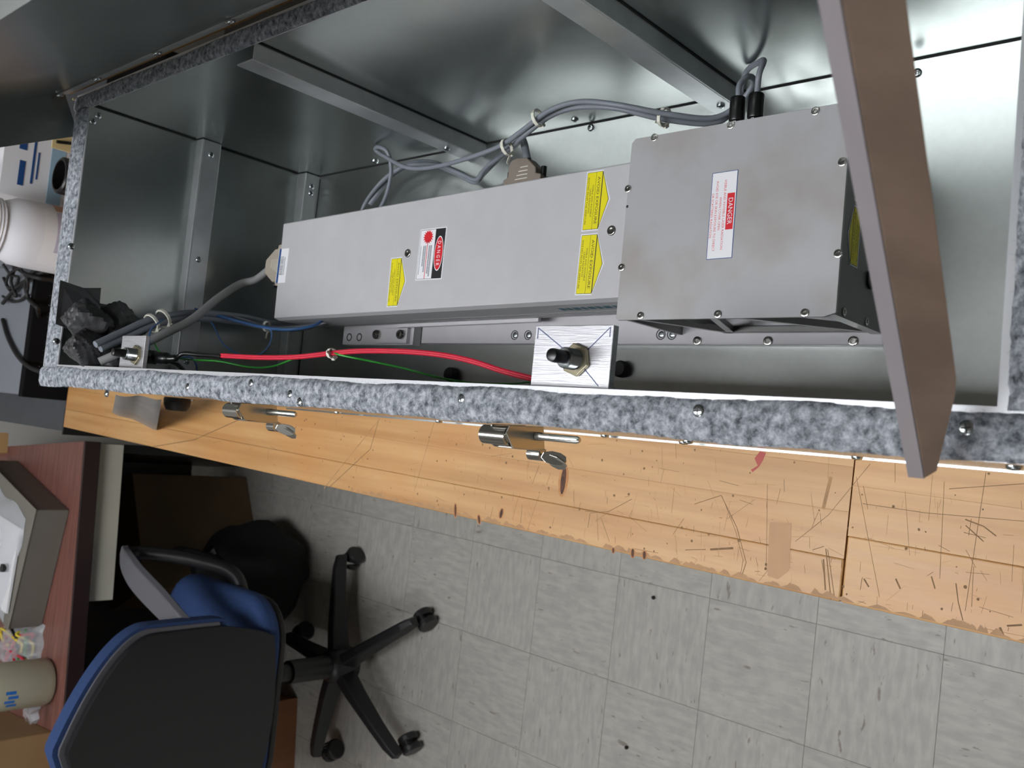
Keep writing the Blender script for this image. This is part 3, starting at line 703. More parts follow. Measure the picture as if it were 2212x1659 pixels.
# barcode sticker at the rear end
P, c = corners([(604, 538.5), (625, 536), (616, 610), (595, 612)], LZ)
wd = (P[0] - P[3]).length; ht = (P[0] - P[1]).length
r = (P[3] - P[0]).normalized(); u = Vector((r.y, -r.x, 0)); u = -u if u.dot(UU) < 0 else u; F = frame(c, r, u)
bl = MB().prism(rect(0, 0, wd, ht), .0001, .00022, F).build('barcode_label', WHITE, laser); bl['label'] = 'white barcode label with blue stripe'
MB().prism(rect(0, -ht * .36, wd, ht * .2), .00023, .00028, F).build('blue_stripe', BLUEI, bl)
bc = MB(); x = -.27
while x < .27:
    l = rg.choice((.008, .014, .022)); bc.prism(rect((x + l / 2) * wd, -ht * .06, l * wd, ht * .32), .00030, .00034, F); x += l + rg.choice((.008, .012))
x = -.25
while x < .25:
    l = rg.uniform(.015, .03); bc.prism(rect((x + l / 2) * wd, ht * .2, l * wd * .75, ht * .08), .00023, .00028, F); x += l
bc.build('barcode', GREYI, bl)
# teal print on the side
Fs = frame(L(-W2 - .0006, .05, 1.008), lr.to_3x3() @ Vector((0, -1, 0)), (0, 0, 1))
tl = MB(); x = -.045
while x < .045:
    l = rg.uniform(.006, .012); 
    tl.prism([(x, -.006), (x + l * .8, -.006), (x + l, .006), (x + l * .25, .006)], .0001, .0002, Fs); x += l * 1.12
tl.build('side_print', TEAL, laser)
# ------------------------------------------------------------------ front optics box
hx0, hx1, hy0, hy1, HT = .1168, .2865, .2878, .4938, 1.0405
head = thing('optics_box', 'square grey aluminium box with white danger sticker at the near end of the laser', 'optics box', (.2, .39, ZP))
c1 = .0095
outline = [(hx0, hy0 + c1), (hx0 + .003, hy0), (hx1 - .004, hy0), (hx1, hy0 + .004), (hx1, hy1 - .004), (hx1 - .004, hy1), (hx0 + .002, hy1), (hx0, hy1 - .002)]
MB().prism(outline, HT - .0032, HT).build('top_cover', HEAD, head, None, .0004)
MB().box(hx0 + .045, hx1 - .0015, hy0 + .0018, hy1 - .0018, ZP + .0002, HT - .0033).build('core', HEADS, head)
MB().box(hx0 + .002, hx0 + .0449, hy0 + .0018, hy0 + .012, ZP + .0002, HT - .0033).build('front_wall', HEADS, head)
MB().box(hx0 + .002, hx0 + .0449, hy1 - .006, hy1 - .0018, ZP + .0002, HT - .0033).build('rear_wall', HEADS, head)
zt, zb = HT - .006, ZP + .004
for (ya, za), (yb, zb_) in (((.488, zt), (.432, zb)), ((.432, zb), (.400, zt)), ((.440, zb + .002), (.302, zb + .002)), ((.392, zt), (.303, zb + .004))):
    MB().bar((hx0 + .006, ya, za), (hx0 + .006, yb, zb_), .007, .006, (1, 0, 0)).build('side_brace', HEADS, head, None, .0006)
MB().cyl((hx0 + .012, .447, ZP + .0002), (hx0 + .012, .447, HT - .0034), .0052, n=16).build('post', HEADS, head, 40)
for px, py in ((1414, 297), (1579, 270), (1762, 240), (1820, 350), (1357, 408), (1811, 548), (1343, 578), (1384, 682), (1551, 679), (1739, 676)):
    inst('cover_screw', COVER, head, look(at(px, py, HT), (0, 0, 1)))
MB().lathe([(.0014, 0), (.0012, .0002)], 10, at(1355, 446, HT)).build('pin', HOLE, head)
for y in (.470, .395, .315): inst('cover_screw', COVER, head, look((hx0 - .004, y, ZP + .0002), (0, 0, 1)) @ Matrix.Scale(1.3, 4))
P, c = corners([(1539.8, 374), (1595, 366.8), (1581.5, 557.5), (1525.5, 561)], HT)
wd = ((P[0] - P[3]).length + (P[1] - P[2]).length) / 2; ht = ((P[0] - P[1]).length + (P[3] - P[2]).length) / 2
r = (P[3] - P[0] + P[2] - P[1]).normalized(); u = Vector((r.y, -r.x, 0)); u = -u if u.y > 0 else u; F = frame(c, r, u)
dl = MB().prism(rect(0, 0, wd, ht), .0001, .0002, F).build('danger_label', BLUEI, head); dl['label'] = 'white danger label with red block and red lettering'
MB().prism(rect(0, 0, wd - .0011, ht - .0011), .00022, .00027, F).build('field', WHITE, dl)
MB().prism(rect(-wd * .035, ht * .30, wd * .415, ht * .285), .00029, .00034, F).build('red_block', RED, dl)
t_ = MB(); text(t_, 'DANGER', F, -wd * .035, ht * .30, wd * .30, ht * .175, .00038); t_.build('lettering', WHITE, dl)
t_ = MB()
text(t_, 'VISIBLE AND INVISIBLE LASER RADIATION', F, -wd * .005, ht * .055, wd * .80, ht * .088, .00031)
text(t_, 'WHEN COVER OPEN', F, -wd * .02, -ht * .10, wd * .38, ht * .088, .00031)
text(t_, 'AVOID EYE OR SKIN EXPOSURE TO DIRECT', F, wd * .005, -ht * .26, wd * .81, ht * .088, .00031)
text(t_, 'OR SCATTERED RADIATION', F, -wd * .005, -ht * .41, wd * .51, ht * .088, .00031)
t_.build('lettering', RED, dl)
# yellow arrows on the near face of the box
Fn = lambda x: frame((x, hy0 + .0017, 1.003), (-1, 0, 0), (0, 0, -1))
for x in (.186, .238): arrow_label(None, .046, .014, .007, frame((x, hy0 + .0017, 1.010), (1, 0, 0), (0, 0, 1)), head)
for x, z in ((.1235, 1.022), (.1235, .975)): inst('cover_screw', COVER, head, look((x, hy0 + .0017, z), (0, -1, 0)))
MB().lathe([(.008, 0), (.008, .002), (.0055, .002), (.0055, -.001)], 18, (.1585, hy0 + .0017, .974), (0, -1, 0)).build('aperture', BLACKP, head, 40)
# coax connectors on the right side of the box
for k, (px, py) in enumerate(((1592, 250), (1632, 243))):
    p = at(px, py, 1.012); p.x = hx1 - .0015
    MB().lathe([(.0062, 0), (.0062, .007), (.0052, .0072), (.0052, .012)], 18, p, (1, 0, 0)).build('coax_socket', STEEL, head, 40)

# ------------------------------------------------------------------ cables
def tie(p, d, r, parent, tail=None):
    p = Vector(p); d = Vector(d).normalized(); a = d.orthogonal().normalized(); b = d.cross(a)
    ring = [p + (a * math.cos(t * .5236) + b * math.sin(t * .5236)) * r for t in range(13)]
    mb = MB(); n = 12
    vs = [q + d * s for s in (-.0018, .0018) for q in ring[:12]] + [p + (q - p) * 1.18 + d * s for s in (-.0018, .0018) for q in ring[:12]]
    fs = [(i, (i + 1) % n, n + (i + 1) % n, n + i) for i in range(n)] + [(2 * n + i, 2 * n + (i + 1) % n, 3 * n + (i + 1) % n, 3 * n + i) for i in range(n)]
    fs += [(i, (i + 1) % n, 2 * n + (i + 1) % n, 2 * n + i) for i in range(n)] + [(n + i, n + (i + 1) % n, 3 * n + (i + 1) % n, 3 * n + i) for i in range(n)]
    mb.add(vs, fs); mb.bar(p + a * r * 1.1 - d * .0022, p + a * r * 1.1 + d * .0022, .0048, .004, a)
    if tail: mb.bar(p + a * r, p + a * r + Vector(tail), .0024, .0010, d)
    return mb.build('cable_tie', TIE, parent, 30)
def cable(name, label, pts, r, m, group=None, cat='cable', n=10):
    P = [aty(x, y, float(z[1:])) if isinstance(z, str) else at(x, y, z) for x, y, z in pts]
    t = thing(name, label, cat, P[0], group)
    MB().tube(P, r, n, 8).build('jacket', m, t, 60)
    return t
def boot_and_cable(k, px, py, pts, label):
    p = at(px, py, 1.012); p.x = hx1 + .0115
    P = [at(x, y, z) for x, y, z in pts]
    P = [Vector((min(q.x, XR - .0055), q.y, q.z)) for q in P]
    t = thing('coax_cable', label, 'cable', p, 'grey coaxial cables')
    MB().lathe([(.0066, 0), (.0070, .001), (.0070, .020), (.0062, .0215), (.004, .022)], 18, p, (1, .0, .02)).build('boot', BLACKP, t, 30)
    MB().tube([p + Vector((.021, 0, 0))] + P, .0027, 10, 8).build('jacket', GCAB, t, 60)
    return t
cA = boot_and_cable(0, 1592, 250, [(1598, 183, 1.01), (1618, 165, 1.0), (1628, 180, .985), (1595, 225, .98), (1540, 255, .99), (1440, 246, 1.02), (1330, 226, 1.045), (1250, 220, 1.05), (1185, 240, 1.05), (1125, 285, 1.04), (1075, 318, 1.03), (1000, 345, 1.02), (930, 362, 1.0), (880, 362, .99), (835, 340, .98), (813, 308, .98), (822, 297, .985), (838, 330, .98), (845, 370, .97), (835, 420, .96), (815, 465, .95), (800, 520, .945)],
                    'grey coaxial cable from the left black boot looping along the case wall')
cB = boot_and_cable(1, 1632, 243, [(1640, 160, 1.02), (1650, 132, 1.01), (1640, 118, .99), (1612, 150, .975), (1590, 225, .965), (1545, 266, .975), (1435, 258, 1.01), (1330, 234, 1.035), (1250, 232, 1.04), (1190, 250, 1.04), (1130, 295, 1.035), (1112, 312, 1.02), (1078, 340, .99), (1050, 362, .97), (1030, 388, .955), (1000, 378, .95), (950, 358, .95), (890, 356, .95), (845, 375, .95), (805, 415, .945), (780, 460, .94), (770, 520, .94)],
                    'grey coaxial cable from the right black boot dipping behind the laser')
for (x, y, z), c, tg in (((1162, 255, 1.045), cA, None), ((1435, 253, 1.015), cA, (.0, .004, .012)), ((1095, 318, 1.03), cA, (-.012, .0, .004))):
    p = at(x, y, z); q = at(x + 12, y - (6 if x < 1200 else -2), z); tie(p, q - p, .0078, c, tg)
# connector hood on the far side of the laser
def dsub(O, out, side, up, name, label, cab_pts, m=BEIGE, cabm=GCAB, cr=.0042, w=.053, d=.036, h=.016):
    O, out, side, up = Vector(O), Vector(out).normalized(), Vector(side).normalized(), Vector(up).normalized()
    t = thing(name, label, 'connector', O)
    Fh = lambda a, b, hh: O + side * a + out * b + up * hh
    x = w / 2
    MB().prism([(-x, .005), (x, .005), (x, .012), (x * .80, .014), (x * .80, d * .5), (x * .32, d), (-x * .32, d), (-x * .80, d * .5), (-x * .80, .014), (-x, .012)] if cabm is GCAB2 else [(-x, .005), (x, .005), (x, .014), (x * .72, .016), (x * .70, d * .62), (x * .2, d * .95), (-x * .3, d), (-x * .62, d * .96), (-x * .74, d * .85), (-x * .78, .016), (-x, .014)], -h / 2, h / 2, Fh).build('hood', m, t, None, .0012)
    MB().prism([(-x * .72, 0), (x * .72, 0), (x * .72, .0049), (-x * .72, .0049)], -h * .36, h * .36, Fh).build('shell', STEEL, t)
    for k in (-1, 1):
        MB().cyl(Fh(k * x * .90, .0125, 0), Fh(k * x * .90, .024, 0), .0032, n=12).build('thumb_screw', BLACKP if cabm is GCAB else STEEL, t, 40)
    for k in range(4):
        MB().bar(Fh(-x * (.10 + .08 * k), .012 + .0042 * (3 - k), h / 2 + .0001), Fh(x * .3, .012 + .0042 * (3 - k), h / 2 + .0001), .0007, .0006, up).build('rib', TIE, t)
    MB().tube([Fh(0, d - .002, 0)] + cab_pts, cr, 12, 8).build('jacket', cabm, t, 60)
    return t
O = L(W2 + .0002, at(1140, 378, 1.006).y - LY0, 1.006)
pp = [at(1128, 300, 1.0), at(1112, 312, .985), at(1078, 340, .965), at(1045, 372, .948), at(1026, 392, .938), at(990, 374, .937), at(930, 352, .938), at(880, 358, .938), at(840, 385, .937), at(800, 440, .936)]
dsub(O, lr.to_3x3() @ Vector((1, 0, 0)), lr.to_3x3() @ Vector((0, -1, 0)), (0, 0, 1), 'signal_connector', 'taupe connector hood with black thumbscrew plugged into the far side of the laser', pp, TAUPE)
# rear connector and its thick cable
O = L(.010, LL + .0002, 1.0245)
pp = [aty(552, 604, 1.104), aty(518, 614, 1.11), aty(470, 645, 1.09), aty(415, 690, 1.07), aty(365, 716, 1.06), aty(320, 738, 1.06), aty(270, 758, 1.06), aty(215, 782, 1.07)]
dsub(O, lr.to_3x3() @ Vector((0, 1, 0)), lr.to_3x3() @ Vector((1, 0, 0)), (0, 0, 1), 'power_connector', 'beige connector hood with thick grey cable at the rear end of the laser', pp, BEIGE, GCAB2, .0052, .056, .040, .017)
# grey cable pair running into the tape bundle
GL = ['upper grey cable running into the dark tape bundle', 'lower grey cable running into the dark tape bundle']
for k in range(2):
    o = k * 12
    c = cable('signal_cable', GL[k], [(206 + o * .9, 744 + o * .8, 'y1.075'), (262 + o, 718 + o * .9, 'y1.08'), (320 + o, 692 + o * .9, 'y1.085'), (372 + o * .6, 680 + o * .9, 'y1.09'), (430, 676 + o, 'y1.10'), (520, 684 + o, 'y1.10'), (600, 700 + o * .8, 'y1.08'), (680, 690 + o, .932), (760, 640 + o, .930)], .0042, GCAB, 'grey cables into the tape bundle')
    if k == 0:
        for x, y in ((328, 690), (353, 680)):
            p = aty(x, y + 8, 1.086); q = aty(x + 10, y + 3, 1.087); tie(p, q - p, .0105, c)
# red pair, black lead, green and blue wires
RZ = 1.205
red = cable('red_wire', 'pair of red wires slung between the two push switches', [(478, 770, RZ), (560, 774, RZ), (640, 773, RZ), (716, 765, RZ), (780, 760, RZ), (870, 761, RZ), (950, 768, RZ), (1020, 782, RZ), (1085, 803, RZ), (1160, 822, RZ), (1185, 822, 1.22)], .0017, REDW, None, 'wire')
P = [at(x, y - 4, z) for x, y, z in ((478, 770, RZ), (560, 774, RZ), (640, 773, RZ), (716, 765, RZ), (780, 760, RZ), (870, 761, RZ), (950, 768, RZ), (1020, 782, RZ), (1085, 803, RZ), (1160, 822, RZ))]
MB().tube(P, .0016, 8, 8).build('jacket', REDW, red, 60)
tie(at(716, 763, RZ), at(726, 763, RZ) - at(716, 763, RZ), .0042, red, (.004, -.002, .010))
blk = thing('black_lead', 'black sleeved lead behind the small push switch', 'wire', at(340, 775, RZ))
MB().tube([at(x, y, z) for x, y, z in ((322, 770, 1.225), (350, 773, 1.222), (378, 774, 1.215), (396, 764, 1.21), (430, 766, RZ), (479, 770, RZ))], lambda t: .0065 if t < .3 else (.0042 if t < .45 else .0026), 10, 8).build('sleeve', BLACKP, blk, 60)
MB().tube([at(x, y, z) for x, y, z in ((350, 776, 1.22), (378, 784, 1.21), (396, 800, 1.19), (408, 818, 1.16))], .0026, 10, 8).build('tail', BLACKP, blk, 60)
cable('green_wire', 'thin green wire sagging beside the red wires', [(330, 735, 1.19), (350, 765, 1.19), (400, 776, 1.19), (470, 780, 1.19), (540, 793, 1.18), (590, 791, 1.19), (650, 770, 1.2), (715, 763, RZ), (740, 768, RZ), (800, 780, 1.19), (870, 795, 1.17), (950, 816, 1.15), (1020, 827, 1.14), (1100, 829, 1.15), (1165, 822, 1.18)], .0010, GREENW, None, 'wire', 6)
for lab, pts in (('thin blue wire hanging in a loop below the grey cables', [(415, 672, 'y1.11'), (455, 695, 'y1.10'), (480, 740, 'y1.04'), (515, 765, 'y.98'), (555, 768, 'y.96'), (582, 745, 'y.97'), (586, 715, 'y.99'), (570, 708, 'y1.0')]),
                 ('thin blue wire dropping behind the small push switch', [(352, 690, 'y1.08'), (327, 712, 'y1.05'), (322, 740, 'y1.02'), (323, 760, 'y1.0')]),
                 ('thin blue wire curled beside the black lead', [(345, 785, 'y1.02'), (385, 775, 'y1.04'), (412, 772, 'y1.05'), (424, 790, 'y1.06'), (425, 815, 'y1.08')]),
                 ('blue and grey wire arching under the rear of the laser', [(420, 668, 'y1.11'), (500, 690, 'y1.09'), (560, 705, 'y1.05'), (620, 712, 'y1.0'), (675, 704, 'y.98'), (700, 690, 'y.98')])):
    cable('blue_wire', lab, pts, .0011 if 'arch' not in lab else .002, BLUEW, 'blue wires', 'wire', 6)
gb = cable('thin_grey_cable', 'thin grey cable bundle under the rear end of the laser', [(450, 672, 'y1.12'), (520, 690, 'y1.09'), (575, 706, 'y1.06'), (630, 708, 'y1.03'), (690, 700, 'y1.0'), (740, 680, 'y.97')], .0026, GCAB, None)
tie(aty(576, 705, 1.06), aty(590, 707, 1.05) - aty(576, 705, 1.06), .006, gb, (-.012, 0, .002))

# ------------------------------------------------------------------ push switches on plates
def switch(name, label, px4, z, th_, pxn, r, tail):
    P = [at(x, y, z) for x, y in px4]; x0 = sum(p.x for p in P[2:]) / 2; x1 = sum(p.x for p in P[:2]) / 2
    y1 = (P[0].y + P[2].y) / 2; y0_ = (P[1].y + P[3].y) / 2
    t = thing(name, label, 'switch', ((x0 + x1) / 2, (y0_ + y1) / 2, z - th_), 'push switches on metal plates')
    MB().box(x0, x1, y0_, y1, z - th_, z).build('plate', ALU, t, None, .0005)
    MB().box(XL + .0002, x0 + .004, y0_ + .006, y1 - .006, z - th_ - .02, z - th_ - .0002).build('bracket', ALU, t)
    c = at(pxn[0], pxn[1], z)
    MB().prism([(c.x + r * 1.0 * math.cos(k * math.pi / 3 + .2), c.y + r * 1.0 * math.sin(k * math.pi / 3 + .2)) for k in range(6)], z + .0002, z + .0032).build('hex_nut', mat(name + '_nut', (196, 188, 160), .25, .95), t, None, .0006)
    prof = [(r * .62, .0001)]
    for k in range(9): prof += [(r * .62, .0034 + k * .0011), (r * .57, .0034 + k * .0011 + .00055)]
    prof += [(r * .60, .0140), (r * .54, .0148)]
    MB().lathe(prof, 20, c + Vector((0, 0, 0)), (0, 0, 1)).build('threaded_barrel', ZINC, t, 25)
    MB().lathe([(r * .40, .0147), (r * .40, .0255), (r * .36, .0275), (r * .2, .0282)], 18, c).build('button', BLACKP, t, 35)
    MB().lathe([(r * .7, 0), (r * .7, -.016), (r * .5, -.018)], 16, c + Vector((0, 0, -th_ - .0003))).build('switch_body', BLACKP, t, 35)
    return t, (x0, x1, y0_, y1)
s1, bb = switch('push_switch', 'black push switch with hex nut on a square brushed aluminium plate', ((1157, 703), (1324, 702), (1146, 838), (1316, 845)), 1.243, .006, (1247, 778), .0115, 0)
x0, x1, y0_, y1 = bb
ink = MB(); cx_, cy_ = at(1247, 778, 1.243).x, at(1247, 778, 1.243).y
INKB = mat('pen_ink', (70, 84, 130), .5, 0)
for ex, ey in ((x1 - .002, y1 - .003), (x1 - .002, y0_ + .003), (x0 + .003, y0_ + .008)):
    ink.bar((ex, ey, 1.2431), (cx_ + (ex - cx_) * .3, cy_ + (ey - cy_) * .3, 1.2431), .0006, .0002)
ink.bar((x1 - .0015, y1 - .0025, 1.2431), (x1 - .009, y1 - .0025, 1.2431), .0006, .0002); ink.bar((x1 - .0015, y0_ + .0025, 1.2431), (x1 - .008, y0_ + .0025, 1.2431), .0006, .0002)
ink.build('pen_line', INKB, s1)
switch('push_switch', 'black push switch on a small aluminium plate in the far corner of the case', ((262, 726), (314, 724), (258, 803), (307, 806)), 1.243, .005, (296, 767), .0115, 0)

# ------------------------------------------------------------------ duct tape bundle in the far corner
tb = thing('tape_bundle', 'crumpled dark duct tape wrapped over cables in the far corner of the case', 'tape', (.06, 1.12, 1.0))
rt = random.Random(21)
def crumple(c, rx, ry, rz, seed, name, m, nu=44, nv=30):
    rn = random.Random(seed); dirs = [(Vector((rn.gauss(0, 1), rn.gauss(0, 1), rn.gauss(0, 1))).normalized(), rn.uniform(.6, 1.0)) for _ in range(34)]
    vs = []; c = Vector(c)
    for j in range(nv + 1):
        for i in range(nu):
            ph, thh = math.pi * j / nv, 2 * math.pi * i / nu
            d = Vector((math.sin(ph) * math.cos(thh), math.sin(ph) * math.sin(thh), math.cos(ph)))
            k = min([dd / max(.12, d.dot(n)) if d.dot(n) > .12 else 9 for n, dd in dirs]); k = min(k, 1.2) * (1 + .05 * math.sin(thh * 9 + 7 * ph + seed) * math.sin(ph * 11 + seed))
            p = c + Vector((d.x * rx, d.y * ry, d.z * rz)) * k
            vs.append(Vector((max(XL + .003 + .0004 * (seed % 4), p.x), min(YF - .006 - .0006 * (seed % 5), p.y), p.z)))
    fs = [(j * nu + i, (j + 1) * nu + i, (j + 1) * nu + (i + 1) % nu, j * nu + (i + 1) % nu) for j in range(nv) for i in range(nu)]
    return MB().add(vs, fs).build(name, m, tb, 25)
crumple(aty(165, 690, 1.118) - Vector((0, 0, .012)), .034, .034, .034, 2, 'tape_wrap', DUCT); crumple(aty(232, 702, 1.120) - Vector((0, 0, .008)), .036, .032, .036, 5, 'tape_wrap', DUCT)
crumple(aty(160, 748, 1.105) - Vector((0, 0, .014)), .026, .038, .034, 9, 'tape_wrap', DUCT); crumple(aty(230, 768, 1.095) - Vector((0, 0, .012)), .022, .034, .030, 12, 'tape_wrap', DUCT)
def sheet(pts, name, m, parent, thk=.0006):
    P = [Vector(p) for p in pts]; n = (P[1] - P[0]).cross(P[-1] - P[0]).normalized() * thk
    k = len(P); return MB().add([p - n for p in P] + [p + n for p in P], [tuple(range(k)), tuple(range(2 * k - 1, k - 1, -1))] + [(i, (i + 1) % k, k + (i + 1) % k, k + i) for i in range(k)]).build(name, m, parent)
yq = YF - .004
sheet([aty(130, 605, yq), aty(180, 622, yq), aty(218, 622, yq), aty(215, 655, yq - .002), aty(285, 668, yq - .004), aty(290, 690, yq - .006), aty(270, 720, yq - .012), aty(200, 730, yq - .014), aty(120, 700, yq - .004)], 'tape_patch', DUCT, tb)
for k in range(5):
    a = at(190 + k * 9, 730 + k * 8, 1.15); MB().bar(a, a + Vector((rt.uniform(-.01, .02), rt.uniform(-.02, .01), rt.uniform(-.02, .02))), .006, .0006).build('tape_fold', DUCTG, tb)

# ------------------------------------------------------------------ tape flap and grommet outside the case
fl_t = thing('tape_flap', 'grey duct tape flap hanging from the case rim over the bench', 'tape', at(300, 890, .95))
a, b_, c_, d_ = at(250, 852, 1.10), at(352, 862, 1.07), at(340, 929, .9225), at(242, 890, .9225)
g = 10; vs = []
for i in range(g + 1):
    for j in range(g + 1):
        s, t = i / g, j / g; p = (a * (1 - s) + b_ * s) * (1 - t) + (d_ * (1 - s) + c_ * s) * t
        p = p + Vector((-.002 * math.sin(s * 9) - .006 * math.sin(math.pi * t), .004 * math.sin(s * 14), 0)); vs.append(p)
MB().add(vs, [(i * (g + 1) + j, (i + 1) * (g + 1) + j, (i + 1) * (g + 1) + j + 1, i * (g + 1) + j + 1) for i in range(g) for j in range(g)]).build('tape_sheet', DUCTG, fl_t, 60)
gm = thing('cable_gland', 'black round cable grommet on the outside of the case beside the tape flap', 'grommet', at(365, 880, .99))
p = at(362, 880, 1.0); p.x = XL - th
MB().lathe([(.020, 0), (.021, .004), (.020, .012), (.016, .020), (.012, .021), (.011, .012)], 22, (p.x, p.y, .985), (-1, 0, 0)).build('gland', RUBBER, gm, 40)
# ------------------------------------------------------------------ equipment behind the case
rack = thing('side_table', 'dark grey equipment table standing behind the wooden bench', 'table', (.4, 2.5, 0))
MB().box(-.075, 1.2, 1.965, 3.0, .885, .915).build('table_top', DGREY, rack, None, .002)
MB().box(-.082, 1.2, 1.9585, 1.9649, .80, .917).build('front_trim', BLACKP, rack)
for x in (-.04, 1.15):
    for y in (2.0, 2.95): MB().box(x - .025, x + .025, y - .025, y + .025, 0, .8849).build('leg', BLACKP, rack)
MB().box(-.07, 1.19, 2.97, 2.98, .2, .8849).build('back_panel', BLACKP, rack)
pc = thing('computer_case', 'flat grey equipment case with black front edge behind the metal case', 'equipment', (.25, 2.2, .915))
MB().box(-.008, .44, 1.990, 2.48, .9152, 1.0).build('shell', GREYP, pc, None, .003)
MB().box(-.012, .444, 1.968, 1.9898, .9152, 1.002).build('front_bezel', BLKM, pc, None, .002)
# white jar
jar = thing('plastic_jar', 'white plastic jar with ribbed cap and orange and lilac label', 'jar', (.268, 1.66, .9205))
jx, jy, jz = .268, 1.68, .9205
MB().lathe([(.055, 0), (.0585, .003), (.0585, .215), (.057, .235), (.048, .255), (.045, .259)], 36, (jx, jy, jz)).build('jar_body', HDPEW, jar, 40)
pr_ = []
for k in range(9): pr_ += [(.050, .262 + k * .005), (.0485, .2645 + k * .005)]
MB().lathe([(.047, .2595)] + pr_ + [(.049, .308), (.045, .312)], 36, (jx, jy, jz)).build('ribbed_cap', HDPEW, jar, 20)
def band(h0, h1, a0, a1, rr, name, m):
    n = 12; vs = []
    for i in range(n + 1):
        t = a0 + (a1 - a0) * i / n
        for h in (h0, h1): vs.append(Vector((jx + rr * math.cos(t), jy + rr * math.sin(t), jz + h)))
    MB().add(vs, [(2 * i, 2 * i + 2, 2 * i + 3, 2 * i + 1) for i in range(n)]).build(name, m, jar, 60)
LIL = mat('lilac_label', (190, 184, 204), .55, 0); ORA = mat('orange_label', (198, 150, 122), .55, 0)
band(.03, .205, -2.6, .35, .0589, 'label_panel', WHITE); band(.03, .185, -.75, .25, .0592, 'orange_panel', ORA); band(.03, .150, -2.1, -.82, .0592, 'lilac_panel', LIL); band(.156, .185, -2.1, -.82, .0592, 'lilac_panel', LIL)
# carton with blue print
ctn = thing('white_carton', 'white and blue printed carton standing behind the jar', 'carton', (.41, 1.80, .9205))
MB().box(.345, .50, 1.775, 1.885, .9205, 1.155).build('carton_body', WHITE, ctn, None, .001)
MB().box(.345, .50, 1.7735, 1.7748, 1.05, 1.075).build('blue_band', mat('pale_blue_print', (150, 180, 200), .5, 0), ctn)
Fc = frame((.42, 1.7745, 1.10), (1, 0, 0), (0, 0, 1)); bk = MB()
for a, b, ww, hh in ((-.03, .022, .045, .010), (.03, .024, .035, .013), (0, .004, .09, .004), (-.01, -.004, .05, .003)): bk.prism(rect(a, b, ww, hh), .0001, .0005, Fc)
bk.build('blue_print', BLUEI, ctn)
MB().prism([(.345, 1.155), (.40, 1.155), (.385, 1.20), (.352, 1.20)], 1.800, 1.802, lambda a, b, h: Vector((a, h - (b - 1.155) * .5, b + .0003))).build('carton_flap', WHITE, ctn)
dev = thing('camera_module', 'grey device with a black lens barrel between carton and metal case', 'device', (.40, 1.60, .9205))
MB().box(.335, .45, 1.56, 1.70, .9205, 1.075).build('housing', mat('warm_grey_paint', (128, 120, 114), .5, 0, var=.05), dev, None, .003)
MB().lathe([(.030, 0), (.031, .004), (.031, .045), (.028, .047), (.025, .047), (.023, .02)], 26, (.365, 1.602, 1.0755), (0, 0, 1)).build('lens_barrel', BLACKP, dev, 30)
MB().cyl((.345, 1.5599, 1.03), (.345, 1.555, 1.03), .006, n=14).build('knob', BLACKP, dev, 40)
for k in range(3): MB().box(.36 + k * .02, .37 + k * .02, 1.5585, 1.5599, 1.0, 1.012).build('vent_slot', BLACKP, dev)
tg = thing('paper_tag', 'cream paper tag hanging by the case corner', 'tag', (.36, 1.36, .9205))
MB().box(.368, .405, 1.448, 1.45, .9207, 1.195).build('tag_sheet', CREAMB, tg)
MB().tube([(.378, 1.446, 1.19), (.383, 1.444, 1.15), (.380, 1.444, 1.08)], .0025, 8).build('string', BLACKP, tg, 60)
# black cables
KL = ['black cable curving down the grey equipment case', 'black cable looping over the case corner', 'black cable tangled at the far left of the cable pile', 'black cable crossing the top of the cable pile', 'black cable lying across the grey equipment case', 'thin black cable knotted beside the power brick', 'thin black cable drooping below the white jar']
for lab, pts, r in ((KL[0], [(6, 690, 1.006), (18, 730, 1.006), (38, 768, 1.006), (62, 792, 1.006), (88, 803, 1.0)], .0045),
                    (KL[1], [(110, 575, 1.0), (75, 585, 1.02), (55, 610, 1.02), (62, 645, 1.008), (80, 665, 1.008), (85, 690, .98)], .0042),
                    (KL[2], [(8, 545, 1.05), (30, 575, 1.03), (24, 610, 1.02), (35, 640, 1.01), (20, 625, 1.01), (8, 600, 1.03)], .0034),
                    (KL[3], [(8, 552, 1.04), (45, 585, 1.03), (80, 600, 1.02), (115, 605, .99)], .0042),
                    (KL[4], [(6, 655, 1.01), (40, 618, 1.012), (80, 592, 1.015), (105, 588, 1.0)], .0042),
                    (KL[5], [(6, 570, 1.045), (22, 592, 1.03), (40, 600, 1.025), (30, 622, 1.012), (14, 615, 1.02), (22, 590, 1.035), (50, 576, 1.04)], .003),
                    (KL[6], [(6, 640, 1.01), (30, 652, 1.007), (55, 640, 1.008), (60, 610, 1.02), (48, 585, 1.03), (30, 566, 1.045)], .003)):
    P = [at(x, y, z) if x > 5 else at(6, 700, 1.01) for x, y, z in pts]
    t = thing('black_cable', lab, 'cable', P[0], 'black cables on the grey equipment case'); MB().tube(P, r, 8, 8).build('jacket', RUBBER, t, 60)
bx = thing('adapter_brick', 'dark power brick with a small red light among black cables', 'power adapter', (.30, 2.05, 1.0))
MB().box(.255, .36, 2.02, 2.12, 1.0025, 1.035).build('brick', GREYP, bx, None, .004)
MB().ball((.268, 2.03, 1.0352), .003).build('indicator', mat('red_led', (230, 60, 50), .4, 0), bx, 60)

